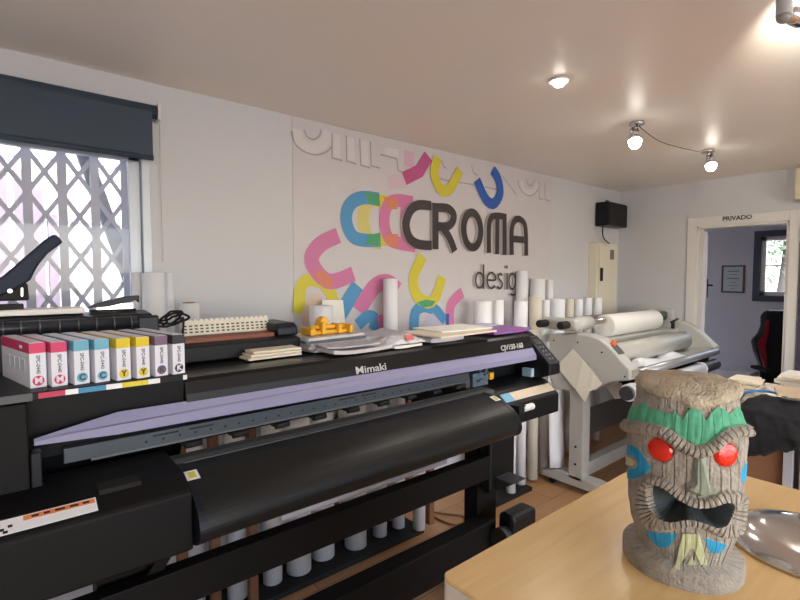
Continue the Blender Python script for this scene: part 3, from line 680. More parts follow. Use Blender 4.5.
# stand
MB().cyl((.616, 1.30, .883), (1.307, 1.30, .883), .013).build('paper_bar', mat('lilac_grey_bar', (176, 174, 186), .5), P)
for u in (.24, 1.765):
    MB().box(u-.07, 1.47, .1, u+.07, 1.555, .96 if u > 1 else .9).build('leg', M_black2, P, bevel=.004)
    MB().prof([(1.28, .065), (1.28, .10), (1.4, .14), (1.65, .14), (1.93, .11), (1.93, .065)], u, u+.09).build('foot', M_black2, P, bevel=.006)
    for v in (1.33, 1.89):
        MB().cyl((u+.02, v, .032), (u+.07, v, .032), .032).build('caster', M_rubber, P)
MB().box(-.3, 1.40, .668, 1.70, 1.45, .776).build('cross_beam', M_black2, P, bevel=.003)
MB().box(-.3, 1.38, .32, 1.72, 1.46, .48).build('lower_beam', M_black2, P, bevel=.006)
MB().box(1.70, 1.40, .60, 1.885, 1.465, .86).build('motor_box', M_black, P, bevel=.012)
MB().prof([(1.30, .665), (1.468, .665), (1.468, .56)], 1.74, 1.84).build('side_bracket', M_dgrey, P)
m = MB().box(1.72, 1.28, .30, 1.90, 1.37, .52); m.build('takeup_motor', M_black, P, bevel=.02)
MB().cyl((1.68, 1.325, .42), (1.72, 1.325, .42), .05).build('motor_flange', M_dgrey, P)
p0_ = pt(140, 597, v=1.44); p1_ = pt(168, 548, v=1.44); d = (p1_-p0_).normalized()
MB().obox((p0_+p1_)/2+d*.02, (p1_-p0_).length+.14, .02, .035, d, (0, 1, 0), d.cross(Vector((0, 1, 0)))).build('strut', M_black2, P)

# ------------------------------------------------------------ ink cartons on the tray
ang = math.radians(12)
cart_c = [('magenta', (214, 60, 108), 'M'), ('magenta', (214, 60, 108), 'M'), ('cyan', (110, 176, 200), 'C'), ('cyan', (110, 176, 200), 'C'), ('yellow', (226, 200, 40), 'Y'), ('yellow', (226, 200, 40), 'Y'), ('mauve', (120, 96, 118), 'K'), ('black', (52, 52, 62), 'K')]
xs = [47, 68, 90, 110, 131, 150, 168, 185]; yb = [386.5, 385, 383, 381, 379, 377, 375, 373]
where = ['nearest the left edge of the picture', 'second from the left', 'left one of the cyan pair', 'right one of the cyan pair', 'left one of the yellow pair', 'right one of the yellow pair', '', 'at the right end of the row']
M_ctn = mat('carton_white', (226, 226, 236), .5, var=.02); M_ctns = mat('carton_print', (200, 206, 214), .5, rgb2=(222, 224, 230), scale=30)
for k in range(8):
    c0 = pt(xs[k], yb[k], h=1.322); nmz, rgb, chh = cart_c[k]
    pw, pl, ph = .034, .25, .112
    lx = Vector((math.cos(ang), math.sin(ang), 0)); ly = Vector((-math.sin(ang), math.cos(ang), 0)); c0 = c0+Vector((0, .0, .0))
    base = c0-lx*pw/2+ly*pl/2
    lab = '%s ink carton %s on the printer tray' % (nmz, where[k]) if where[k] else 'mauve-topped ink carton between the yellow and black ones'
    t = thing('ink_carton', lab, 'carton', (base.x, base.y, 1.322), 'ink cartons on the printer tray')
    mc = mat('ink_'+nmz, rgb, .5, var=.04)
    def Q(a, b, c): return base*1+lx*a+ly*b+Vector((0, 0, c))
    cz_ = Vector((0, 0, 1))
    MB().obox(Q(0, 0, ph*.385+.0006), pw, pl, ph*.77, lx, ly, cz_).build('carton_body', M_ctn, t)
    MB().obox(Q(0, 0, ph*.77+ph*.115), pw, pl, ph*.23, lx, ly, cz_).build('colour_band', [mc], t)
    MB().obox(Q(0, 0, ph+.0006), pw*.86, pl*.98, .001, lx, ly, cz_).build('carton_top', M_ctn, t)
    m = MB()
    for j in range(4): m.obox(Q(-pw/2-.0004, -.09+.045*j+.02, ph*.48), .0008, .036, .03, lx, ly, cz_)
    m.build('side_print', M_ctns, t)
    text(chh, .021, frame(lx, cz_, Q(0, -pl/2-.0012, ph*.16)), M_ctn if k in (0, 1, 7) else mat('carton_dark', (70, 74, 90), .5), 'colour_letter', t, bold=.0008)
    mb = MB(); mb.cyl(Q(0, -pl/2, ph*.16), Q(0, -pl/2-.0008, ph*.16), .0125, n=8 if k % 2 else 20); mb.build('letter_badge', mc, t)
    text('SPC-0440', .0115, frame(cz_*-1, lx, Q(0, -pl/2-.001, ph*.52)), mat('print_dark', (70, 74, 84), .5), 'carton_lettering', t)
    text('SS21', .012, frame(ly*-1, cz_, Q(-pw/2-.001, -.06, ph*.88)), M_ctn, 'band_lettering', t)

# ------------------------------------------------------------ machines and office things on the left
mk_ = thing('cutting_machine', 'long low black machine with a ribbed bar behind the ink cartons', 'machine', (-.1, 1.85, 1.304))
mu_1 = pt(154, 320, v=1.78).x
mtop = pt(100, 313, v=1.82).z
MB().prof([(1.80, 1.3045), (1.96, 1.3045), (1.96, mtop-.01), (1.9, mtop), (1.80, mtop-.008)], -.6, mu_1).build('casing', M_navy, mk_, bevel=.005)
MB().prof([(1.762, 1.324), (1.80, 1.324), (1.80, mtop-.012), (1.775, mtop-.015)], mu_1-.05, mu_1+.015).build('end_block', M_navy, mk_, bevel=.005)
rz_ = pt(80, 325, v=1.785).z
MB().cyl((-.6, 1.785, rz_), (mu_1-.05, 1.785, rz_), .021).build('bar', mat('bar_dark', (40, 42, 50), .3), mk_)
for px in (2, 20, 39, 59, 78, 96, 114, 131):
    c = pt(px, 325, v=1.765).x
    MB().pipe((c, 1.785, rz_), (c+.004, 1.785, rz_), .0225, .018).build('ring', M_grey, mk_)
a = pt(84, 312, v=1.86).x
o = MB().rot(((a-.5)/2, 1.88, mtop+.0005), a+.5, .10, .018, 0).build('paper_pad', M_paper, bevel=.004); tag(recenter(o), 'white pad of paper lying under the big stapler', 'paper')
zt = mtop+.0188
def sv(L_, v): return [pt(0+x/4, 210+y/4, v=v) for x, y in L_]
hs = thing('heavy_duty_stapler', 'large black heavy duty stapler with its arm raised by the window', 'stapler', (-.02, 1.88, zt))
def slab(L_, v, th, name, m_, par, bev=.006):
    return MB().prism(sv(L_, v), (0, th, 0)).build(name, m_, par, bevel=bev)
slab([(-120, 330), (-60, 300), (10, 265), (120, 170), (190, 110), (215, 97), (235, 105), (253, 130), (240, 138), (190, 175), (150, 225), (122, 280), (60, 320), (0, 345), (-100, 355)], 1.85, .045, 'lever_arm', mat('stapler_blue_black', (26, 36, 58), .5, spec=.25), hs)
slab([(-120, 350), (5, 300), (110, 290), (118, 362), (-120, 368)], 1.857, .032, 'magazine', M_rubber, hs)
b0 = pt(-30, 304, v=1.85); b1 = pt(24, 309, v=1.85)
MB().box(b0.x, 1.85, zt, b1.x, 1.905, zt+.016).build('base_plate', M_rubber, hs, bevel=.003)
slab([(84, 312), (92, 312), (92, 345), (84, 345)], 1.846, .003, 'guide_strip', M_chrome, hs, 0)
q = pt(10, 291, v=1.845); MB().cyl((q.x, 1.845, q.z), (q.x, 1.90, q.z), .006).build('pivot_pin', M_chrome, hs)
ss = thing('small_stapler', 'small dark grey desk stapler resting at the end of the ribbed machine', 'stapler', (pt(115, 310, v=1.88).x, 1.88, mtop))
zz = mtop+.0006
sa, sb2 = pt(90, 305, v=1.86).x, pt(140, 305, v=1.86).x
MB().box(sa, 1.865, zz, sb2-.01, 1.895, zz+.007).build('base', M_rubber, ss, bevel=.003)
MB().prism([(sa-.005, 1.865, zz+.014), (sa+.02, 1.865, zz+.03), (sb2-.04, 1.865, zz+.05), (sb2, 1.865, zz+.052), (sb2, 1.865, zz+.026), (sb2-.008, 1.865, zz+.036), (sa+.05, 1.865, zz+.016)], (0, .03, 0)).build('top_arm', M_navy, ss, bevel=.002)
MB().box(sa+.02, 1.87, zz+.007, sb2-.02, 1.89, zz+.026).build('magazine', M_chrome, ss)
# cable tangle
pts = []; c = pt(174, 322, v=1.79)
for k in range(30):
    a = k*.62; rr = .03+.012*math.sin(k*1.7)
    pts.append(Vector((c.x+rr*1.3*math.cos(a)+.0008*k-.012, 1.80+.025*math.sin(a*1.3), max(1.342, c.z+.010+.016*math.sin(a)+.012*math.cos(a)+.006*math.sin(k*.9)))))
pts += [Vector((c.x+.022, 1.79, 1.33)), Vector((c.x+.03, 1.765, 1.302))]
o = MB().tube(smoothpts(pts, k=4), .0042, 6).build('coiled_cable', M_rubber); tag(recenter(o), 'tangled black cable beside the ribbed machine', 'cable')
cp_ = MB().box(c.x-.035, 1.765, 1.3045, c.x+.01, 1.795, 1.335).build('power_adapter', M_navy, bevel=.006); tag(recenter(cp_), 'small dark adapter block under the tangled cable', 'adapter')
# comb binder
cbn = thing('comb_binder', 'black binding machine with a cream perforated guard on the printer top', 'binding machine', (.72, 1.85, T))
MB().prof([(1.745, T), (1.745, 1.352), (1.775, 1.358), (2.02, 1.358), (2.02, T)], .47, .925).build('base', M_black, cbn, bevel=.005)
MB().prof([(1.78, 1.3585), (1.785, 1.395), (1.81, 1.408), (2.0, 1.408), (2.0, 1.3585)], .845, .935).build('motor_housing', M_navy, cbn, bevel=.008)
MB().prof([(1.80, 1.3585), (1.80, 1.373), (1.86, 1.378), (1.86, 1.3585)], .50, .838).build('red_tray', mat('terracotta', (130, 66, 44), .5), cbn)
g0 = .515; g1 = .855; n = 17; wd = (g1-g0)/n; m = MB()
GA = Vector((0, 1.885, 1.362)); GD = Vector((0, .02, .072)).normalized(); GL = .075
def gb(u0, u1, t0, t1, off=0, th=.004):
    n_ = Vector((0, -GD.z, GD.y)); a = GA+GD*GL*t0+n_*off; b = GA+GD*GL*t1+n_*off
    m.prism([(u0, a.y, a.z), (u1, a.y, a.z), (u1, b.y, b.z), (u0, b.y, b.z)], n_*th)
gb(g0, g1, 0, .30); gb(g0, g1, .38, .46); gb(g0, g1, .54, .62); gb(g0, g1, .70, .9)
for t0, t1 in ((.30, .38), (.46, .54), (.62, .70)):
    for k in range(n+1): gb(max(g0, g0+wd*k-.004), min(g1, g0+wd*k+.004), t0, t1)
for k in range(n): gb(g0+wd*k+.003, g0+wd*(k+1)-.003, .9, 1)
m.build('perforated_guard', M_cream, cbn)
m = MB(); gb(g0+.002, g1-.002, .05, .88, -.003, .002); m.build('guard_backing', M_dgrey, cbn)
for k in range(3):
    o = MB().rot((.775+.005*k, 1.695, T+.0005+.0108*k), .215-.012*k, .085, .0098, .03-.02*k).build('booklet', M_paperb, bevel=.003)
    tag(recenter(o), ['bottom', 'middle', 'top'][k]+' buff booklet of the small pile in front of the comb binder', 'booklet', 'buff booklets')

# ------------------------------------------------------------ papers on the printer
def sheet_thing(name, u, v, w_, d_, h_, ang, z, m_, label, cat, group=None, curl=0, n=10):
    ca, sa_ = math.cos(ang), math.sin(ang); m = MB(); seed = u*7.7
    def f(i, j, top):
        x = (i-.5)*w_; y = (j-.5)*d_
        zz_ = z+(h_ if top else 0)+(curl*((abs(i-.5)*2)**3*(1 if math.sin(seed) > 0 else .6)+.35*(noise.noise(Vector((i*2+seed, j*2, 0)))+.5)) if curl else 0)
        return Vector((u+ca*x-sa_*y, v+sa_*x+ca*y, max(z, zz_)))
    g = [[[m.bm.verts.new(f(i/n, j/n, t)) for j in range(n+1)] for i in range(n+1)] for t in (0, 1)]
    for i in range(n):
        for j in range(n):
            m._f([g[1][i][j], g[1][i+1][j], g[1][i+1][j+1], g[1][i][j+1]]); m._f([g[0][i][j], g[0][i][j+1], g[0][i+1][j+1], g[0][i+1][j]])
    for i in range(n):
        m._f([g[0][i][0], g[0][i+1][0], g[1][i+1][0], g[1][i][0]]); m._f([g[0][i][n], g[1][i][n], g[1][i+1][n], g[0][i+1][n]])
        m._f([g[0][0][i], g[1][0][i], g[1][0][i+1], g[0][0][i+1]]); m._f([g[0][n][i], g[0][n][i+1], g[1][n][i+1], g[1][n][i]])
    o = m.build(name, m_); return tag(recenter(o), label, cat, group)
M_mag = mat('magazine_pages', (206, 206, 212), .5, rgb2=(150, 150, 160), scale=70, var=.1)
M_mag2 = mat('magazine_cover', (120, 124, 136), .35, rgb2=(60, 62, 74), scale=14)
M_mag3 = mat('magazine_cover_pale', (224, 222, 224), .35, rgb2=(186, 180, 180), scale=10)
ml = ['lowest', 'second lowest', 'middle', 'second highest', 'topmost']
for k in range(5):
    sheet_thing('magazine', 1.078-.003*k, 1.775+.006*k, .29, .20, .0105, .05*(-1)**k+.03, T+.0005+.0112*k, [M_mag, M_mag3, M_mag, M_mag2, M_mag3][k], ml[k]+' magazine of the pile by the yellow tool', 'magazine', 'magazines piled on the printer')
T1 = T+.0005
M_pr1 = mat('print_multi', (190, 60, 140), .4, rgb2=(60, 120, 190), scale=25); M_pr2 = mat('print_multi2', (224, 214, 226), .4, rgb2=(150, 170, 210), scale=25)
for nm, u, v, w_, d_, h_, an, dz_, m_, cu, lb in (
    ('loose_paper', 1.10, 1.60, .30, .12, .014, .04, 0, M_mag3, .008, 'curled grey-white printed sheets at the front edge before the magazines'),
    ('loose_paper', 1.06, 1.605, .24, .10, .006, -.05, .024, M_mag, .004, 'patterned printed sheet on top of the curled front sheets'),
    ('loose_paper', 1.33, 1.80, .26, .22, .030, -.05, 0, M_mag, .016, 'patterned printed sheets right of the magazine pile'),
    ('loose_paper', 1.32, 1.60, .16, .13, .010, .05, 0, M_paper, .004, 'white sheets lying under the clear plastic bag'),
    ('loose_paper', 1.58, 1.71, .22, .30, .020, .03, 0, M_mag3, .006, 'thick pale paper bundle under the buff cardboard'),
    ('cardboard_sheet', 1.66, 1.63, .40, .27, .008, .04, .031, M_paperb, 0, 'large buff cardboard sheet lying flat on the printer top'),
    ('cardboard_sheet', 1.74, 1.68, .34, .22, .006, -.06, .0398, M_paper, 0, 'pale cardboard sheet lying on the large buff one'),
    ('colour_print', 2.07, 1.66, .34, .20, .012, .05, .0015, M_pr1, .008, 'magenta and blue colour prints at the right end of the printer top'),
    ('colour_print', 2.10, 1.86, .30, .16, .012, -.05, .0015, M_pr2, .008, 'pale blue and white print behind the magenta prints')):
    sheet_thing(nm, u, v, w_, d_, h_, an, T1+dz_, m_, lb, 'paper', None, cu)
zy = T+.058; cy = 1.075
yt = thing('tape_gun', 'bright yellow plastic tool lying on the magazine pile', 'tool', (cy, 1.78, zy))
MB().box(cy-.10, 1.755, zy, cy+.09, 1.80, zy+.018).build('base', M_yellow, yt, bevel=.006)
for (a, b, c, d, e) in ((-.11, -.085, 1.73, 1.82, .032), (-.05, -.03, 1.74, 1.81, .055), (.03, .05, 1.74, 1.81, .042), (.08, .10, 1.73, 1.82, .038)):
    MB().box(cy+a, c, zy, cy+b, d, zy+e).build('jaw', M_yellow, yt, bevel=.007)
MB().cyl((cy-.09, 1.777, zy+.032), (cy+.09, 1.777, zy+.028), .009).build('handle', M_yellow, yt)
MB().cyl((cy-.03, 1.755, zy+.055), (cy-.03, 1.80, zy+.055), .02, n=20).build('knob', M_yellow, yt, bevel=.004)
bgc = (1.33, 1.605); m = MB(); BT = T+.017
def bagf(top):
    def f(i, j):
        x = (i-.5)*.22; y = (j-.5)*.13; r_ = max(0, 1-(abs(i-.5)*2)**3)*max(0, 1-(abs(j-.5)*2)**3)
        w = .5*noise.noise(Vector((i*7, j*7, 2)))+.35*abs(noise.noise(Vector((i*14, j*13, 5))))
        return Vector((bgc[0]+x, bgc[1]+y, BT+(.026*r_*(1+w) if top else 0)+(.006*max(0, w)*(1-r_) if top else 0)))
    return f
m.grid(bagf(True), 36, 24); m.grid(bagf(False), 36, 24); bmesh.ops.remove_doubles(m.bm, verts=m.bm.verts, dist=.0004)
bt_ = thing('plastic_bag', 'clear crinkled plastic bag with a red label on the printer top', 'bag', (bgc[0], bgc[1], BT))
m.build('bag_film', mat('bag_film', (222, 222, 226), .12, var=.05, scale=30, bump=.6, bscale=25), bt_)
MB().prism([(1.32, 1.545, BT+.014), (1.365, 1.545, BT+.014), (1.365, 1.565, BT+.034), (1.32, 1.565, BT+.034)], (0, -.002, .001)).build('red_label', mat('label_red', (214, 88, 80), .4), bt_)

# ------------------------------------------------------------ rolls of material standing along the wall
tubes = []
def roll(x0, x1, top, v, label, m_=None, base=.03, cap=None, z1=None):
    a = pt(x0, 300, v=v).x; b = pt(x1, 300, v=v).x
    # apparent width of a cylinder at this distance
    c = pt((x0+x1)/2, 300, v=v); dist = (c-CAM).dot(fw); r = (x1-x0)/2*dist/F*.97
    zt_ = pt((x0+x1)/2, top, v=v).z if z1 is None else z1
    t = thing('material_roll', label, 'roll', (c.x, v, base), 'rolls of sign material along the wall')
    MB().pipe((c.x, v, base), (c.x, v, zt_), r, r*.62).build('wound_sheet', m_ or M_vinyl, t)
    MB().pipe((c.x, v, base), (c.x, v, zt_+.003), r*.61, r*.5).build('card_core', M_kraft if x0 == 179 else M_white, t)
    return c.x, r
UPR = [(133, 143, 273, 2.41, 'slim white roll between window and the broad white roll', None),
       (143, 165, 273, 2.36, 'broad white roll standing right of the window', None),
       (166, 174, 273, 2.41, 'thin white roll just right of the broad one by the window', None),
       (179, 199, 303, 2.3, 'short white roll with brown end above the cable', None),
       (309, 333, 306, 2.3, 'broad white roll behind the yellow tool', None),
       (383, 398, 279, 2.39, 'tall white roll in front of the pink mural ring', None),
       (473, 492, 301, 2.3, 'wide white roll below the small design lettering', None),
       (493, 504, 300, 2.3, 'narrow white roll right of the wide one below the lettering', None),
       (515.5, 528, 271, 2.42, 'tallest white roll overlapping the small lettering', None),
       (530, 545, 279, 2.42, 'tall thick white roll at the right edge of the mural', None),
       (546, 553, 280, 2.42, 'tall thin white roll just right of the mural edge', None),
       (514, 528, 301, 2.28, 'shorter white roll in front of the tallest one', None),
       (529, 542, 297, 2.28, 'cream roll in front of the tall thick white one', M_vinyl2),
       (542.5, 550, 300, 2.28, 'thin white roll right of the cream roll, front row', None),
       (551, 565, 299, 2.3, 'white roll directly right of the mural edge, front row', None),
       (566, 574, 299, 2.3, 'first slim white roll above the laminator knobs', M_vinyl2),
       (575, 583, 299, 2.3, 'second slim white roll above the laminator knobs', None),
       (584.5, 592, 298, 2.3, 'third slim white roll, left of the cream cabinet', None),
       (594, 602, 298, 2.3, 'rightmost slim white roll in front of the cream cabinet', None)]
used = []
for a in UPR: used.append((roll(*a[:5], m_=a[5]), a[3]))
LOW = [(160, 176, 'short white roll under the printer beside the left leg'), 
       (222, 243, 'short white roll under the printer between two brown posts'), (259, 279, 'short white roll under the printer right of the second brown post'),
       (283, 309, 'fattest short white roll standing under the printer middle'), (343, 366, 'white roll under the printer, right of the broad pair'),
       (372, 387, 'slim white roll under the printer before the right leg'), (392, 405, 'slim pale roll under the printer near its right leg'), (413, 426, 'white roll standing a little forward by the floor cable')]
for a, b, l_ in LOW: roll(a, b, 0, 2.27 if a != 413 else 2.17, l_, z1=1.22-.02*random.random())
for a, b, v, l_, m_ in ((508, 518, 2.12, 'white roll standing right of the printer leg', None), (518, 528, 2.16, 'white roll second right of the printer leg', None), (529, 540, 2.16, 'cream roll standing between printer and laminator', M_vinyl2), (541, 551, 2.16, 'white roll standing next to the laminator foot', None)):
    roll(a, b, 0, v, l_, m_, z1=1.18)
rk = thing('roll_rack', 'wooden floor rack with brown posts holding the white rolls', 'rack', (1.2, 2.3, 0))
for px in (180, 213, 251, 334, 409, 430):
    v = 2.44 if px in (334, 409) else 2.17
    c = pt(px, 460, v=v).x
    MB().box(c-.02, v-.02, .029, c+.02, v+.02, 1.2).build('post', M_wood, rk, bevel=.002)
MB().box(.25, 2.15, 0, 1.98, 2.47, .028).build('base_tray', M_rubber, rk)
MB().box(.25, 2.455, 1.12, 2.0, 2.485, 1.2).build('top_rail', M_wood, rk)
MB().box(.25, 2.455, .5, 2.0, 2.485, .58).build('lower_rail', M_wood, rk)
# cards
a = pt(322, 301, v=2.38); b = pt(345, 330, v=2.38)
# small cardboard leaning card
o = MB().prism([pt(322, 300, v=2.42), pt(343, 300, v=2.42), pt(346, 330, v=2.42), pt(346, 420, v=2.42), pt(322, 420, v=2.42)], (0, .003, 0)).build('white_card', M_paper); tag(recenter(o), 'white card leaning behind the broad roll near the yellow tool', 'card')
tr = MB().box(2.45, 2.07, 0, 3.0, 2.22, .028).build('roll_tray', M_rubber); tag(recenter(tr), 'flat black floor tray under the rolls right of the printer leg', 'tray')
# floor cable loop
c = pt(455, 517, h=.01)
o = MB().tube(smoothpts([pt(432, 512, h=.008), pt(445, 514, h=.008), pt(462, 516, h=.008), pt(467, 521, h=.008), pt(455, 525, h=.008), pt(438, 519, h=.008), pt(430, 513, h=.008)]), .006, 6).build('floor_cable', mat('brown_cable', (120, 84, 54), .6)); tag(recenter(o), 'loop of brown cable lying on the wooden floor', 'cable')
# ------------------------------------------------------------ laminator
LU0, LU1 = 3.2, 4.88
LM = thing('roll_laminator', 'grey-white roll laminator with big white film rolls on a steel stand', 'laminator', (4.0, 1.8, 0))
def lp(px, py): q = pt(px, py, u=LU0); return (q.y, q.z)
out = [lp(*p) for p in ((551, 334), (575, 333), (592, 335), (602, 339), (611, 346), (619, 355), (627, 364), (632, 369), (632, 380), (620, 381), (610, 383), (600, 388), (580, 390), (557, 389), (551, 375))]
for nm, a, b in (('left_side_panel', LU0-.03, LU0+.09), ('right_side_panel', LU1-.1, LU1)):
    MB().prof(out, a, b).build(nm, M_lam, LM, bevel=.012)
# white edge block / labels on left panel nose
q0, q1 = lp(632, 369), lp(632, 380)
MB().box(LU0+.0, q0[0]-.008, q1[1]+.01, LU0+.08, q0[0]+.002, q0[1]-.01).build('nose_label', mat('label_beige', (176, 170, 156), .6, rgb2=(140, 134, 124), scale=80), LM)
a_, b_ = lp(611, 346), lp(619, 355)
MB().prism([(LU0, a_[0], a_[1]+.002), (LU0+.08, a_[0], a_[1]+.002), (LU0+.08, b_[0], b_[1]+.002), (LU0, b_[0], b_[1]+.002)], (0, -.002, .003)).build('top_label', M_grey, LM)
MB().cyl((LU0+.03, *lp(610, 346)), (LU0+.05, lp(610, 346)[0]-.01, lp(610, 346)[1]+.03), .02, n=12).build('orange_button', mat('orange_plastic', (220, 110, 60), .4), LM, bevel=.004)
m = MB()
for p in ((556, 340), (580, 342), (604, 352), (627, 376)):
    q = lp(*p); m.cyl((LU0-.034, *q), (LU0-.03, *q), .006, n=8)
m.build('panel_screw', M_rubber, LM)
# upper roll holders
hz = pt(566, 325, u=3.1).z
v1, v2 = pt(566, 325, u=3.1).y, pt(545, 324, u=3.1).y
MB().box(3.12, v1-.07, hz-.045, 3.19, v2+.06, hz+.045).build('upper_bracket', M_lam, LM, bevel=.03, seg=4)
MB().box(4.8, v1-.07, hz-.3, 4.88, v2+.06, hz+.04).build('upper_bracket', M_lam, LM, bevel=.02)
MB().box(3.15, v1-.02, 1.2, 3.2, v2, hz).build('bracket_post', M_lam, LM)
for v in (v1, v2):
    MB().cyl((3.02, v, hz), (3.12, v, hz), .028, n=20).build('brake_knob', M_rubber, LM, bevel=.006)
    MB().cyl((3.12, v, hz), (4.8, v, hz), .025).build('roll_shaft', M_chrome, LM)
ra = pt(598, 326, v=v1).x; rb = pt(662, 320, v=v1).x; print('roll', ra, rb, v1, v2, hz)
MB().cyl((3.19, v1, hz), (ra-.14, v1, hz), .05).build('shaft_sleeve', M_lam, LM)
ra += .10; rb -= .19
MB().cyl((ra, v1, hz-.045), (rb, v1, hz-.045), .09, n=40).build('film_roll', mat('film_white', (226, 224, 218), .5, var=.02), LM, bevel=.01)
MB().cyl((rb, v1, hz-.02), (rb+.2, v1, hz-.02), .045).build('shaft_collar', M_dgrey, LM)
m = MB(); p_ = pt(673, 322, v=1.75); m.cyl(p_, p_-Vector((0, 0, .06)), .015); m.cyl(p_+Vector((-.04, 0, 0)), p_+Vector((.1, 0, .02)), .01); m.build('lever', M_rubber, LM)
va = 1.62; za = pt(650, 347, v=va).z
MB().cyl((LU0+.09, va, za), (4.52, va, za), .078, n=40).build('pressure_roller', mat('silicone_grey', (176, 174, 166), .4), LM)
MB().box(LU0+.09, 1.75, .93, LU1-.1, 2.05, 1.12).build('rear_body', M_lam, LM)
bz = pt(632, 374, v=1.46).z
MB().prof([(1.46, bz-.03), (1.75, bz-.02), (1.75, bz+.02), (1.46, bz+.02)], LU0+.09, LU1-.1).build('feed_table', M_lam, LM, bevel=.004)
MB().cyl((LU0+.09, 1.44, bz), (LU1-.1, 1.44, bz), .03).build('front_bar', mat('satin_steel', (190, 192, 196), .38, .7), LM)
MB().box(LU0+.06, 1.5, bz-.17, LU1-.08, 1.56, bz-.03).build('front_skirt', M_black2, LM)
# lower film roll and bracket at the left
lr = pt(628, 393, v=1.42)
MB().cyl((lr.x-.03, 1.42, lr.z), (4.7, 1.42, lr.z-.0), .045, n=24).build('lower_shaft', M_dgrey, LM)
for k in (0, .05, 1.25): MB().pipe((lr.x+k, 1.42, lr.z), (lr.x+k+.02, 1.42, lr.z), .056, .044).build('flange', M_white, LM)
MB().cyl((lr.x+.1, 1.42, lr.z), (4.35, 1.42, lr.z), .05, n=24).build('lower_film_roll', M_vinyl, LM)
q = [pt(606, 386, u=LU0+.02), pt(620, 383, u=LU0+.02), pt(626, 398, u=LU0+.02), pt(615, 399, u=LU0+.02)]
MB().prism(q, (.02, 0, 0)).build('arm_plate', M_lam, LM)
# stand
lv_ = 1.84
for u in (3.25, 4.83):
    MB().box(u-.05, lv_-.055, .10, u+.05, lv_+.055, .98).build('leg', M_lam, LM, bevel=.006)
    MB().prof([(1.35, .05), (1.35, .09), (1.7, .13), (2.0, .13), (2.12, .09), (2.12, .05)], u-.05, u+.05).build('foot', M_lam, LM, bevel=.006)
    for v in (1.42, 2.05): MB().cyl((u-.02, v, .026), (u+.02, v, .026), .026).build('caster', M_rubber, LM)
m = MB()
for z in (.9, .78, .35, .22): m.cyl((3.197, lv_, z), (3.2, lv_, z), .009, n=10)
m.build('leg_bolt', M_rubber, LM)
MB().box(3.3, 1.82, .1, 4.78, 1.9, .2).build('lower_beam', M_lam, LM, bevel=.004)
MB().box(3.3, 1.80, .42, 4.78, 1.83, .62).build('middle_panel', M_dgrey, LM, bevel=.004)
# sheet hung over the left panel
lay_pts = [pt(573, 349, u=LU0-.045), pt(583, 360, u=LU0-.05), pt(593, 371, u=LU0-.05), pt(602, 384, u=LU0-.045), pt(597, 389, u=LU0-.055), pt(590, 391, u=LU0-.07), pt(585, 402, u=LU0-.085), pt(576, 390, u=LU0-.075), pt(565, 377, u=LU0-.06), pt(556, 366, u=LU0-.05)]
o = MB().prism(lay_pts, (.003, 0, 0)).build('hanging_sheet', M_vinyl2); tag(recenter(o), 'large curled white sheet hanging on the laminator side panel', 'sheet')
o = MB(); 
def dr_f(i, j):
    a = pt(553+14*i, 400, v=2.05); return Vector((a.x-.06, 2.06-.05*math.sin(i*PI)-.03*j, .93-.79*j))
o = MB().grid(dr_f, 10, 12).build('plastic_sheet', M_vinyl); tag(recenter(o), 'bent translucent plastic sheet hanging left of the laminator leg', 'sheet')
s2 = o.modifiers.new('s', 'SOLIDIFY'); s2.thickness = .003
ps = pt(655, 352, v=1.58)
o = MB()
def fs_f(i, j): return Vector((3.45+.75*i, 1.47+.12*j, bz+.024+.012*math.sin(i*9)*j+.03*j*j*abs(math.sin(i*5))))
o = MB().grid(fs_f, 20, 8).build('film_offcut', M_vinyl); tag(recenter(o), 'crumpled white film lying on the laminator feed table', 'film'); o.modifiers.new('s', 'SOLIDIFY').thickness = .002
fs2 = MB().cyl((3.36, 1.495, bz+.051), (3.46, 1.495, bz+.051), .03).build('tape_roll', M_white, bevel=.006); tag(recenter(fs2), 'small white roll of tape on the laminator feed table', 'tape roll')

# ------------------------------------------------------------ table with papers and jacket at right
DT = .80; d_u0, d_u1, d_v1 = 3.0, 4.4, 1.0
dk = thing('work_table', 'pale work table covered with papers at the right edge', 'table', (3.6, .4, 0))
MB().box(d_u0, -.6, DT-.03, d_u1, d_v1, DT).build('tabletop', M_counter, dk, bevel=.003)
MB().box(d_u0+.05, .605, .06, d_u0+.5, .76, DT-.032).build('drawer_unit', mat('brown_panel', (150, 106, 78), .5, var=.1), dk, bevel=.003)
MB().box(d_u0+.06, -.5, .06, d_u0+.5, .54, DT-.032).build('side_cabinet', mat('grey_violet_panel', (150, 140, 146), .5, var=.05), dk, bevel=.003)
for (u, v) in ((d_u0+.04, .58), (d_u1-.06, .9), (d_u0+.04, -.55), (d_u1-.06, -.54)):
    MB().box(u-.02, v-.018, 0, u+.02, v+.018, DT-.031).build('leg', mat('pale_steel', (206, 210, 220), .35, .3), dk)
rs = random.Random(3)
dl = [('buff document pile furthest left on the work table', (3.50, .885), 20, .2, .13), ('white document pile between the buff pile and the tall pile', (3.72, .68), 24, .2, .16), ('tall loose pile of white papers at the right edge', (3.62, .42), 28, .26, .22)]
for i, (lb, cc, nz_, w_, d_) in enumerate(dl):
    t = thing('document_pile', lb, 'papers', (cc[0], cc[1], DT))
    for k in range(nz_):
        MB().rot((cc[0]+rs.uniform(-.02, .02), cc[1]+rs.uniform(-.02, .02), DT+.0005+.0085*k), w_, d_, .0078, rs.uniform(-.18, .18)).build('document', [M_paper, M_paperb, M_paper][k % 3] if i else M_paperb, t)
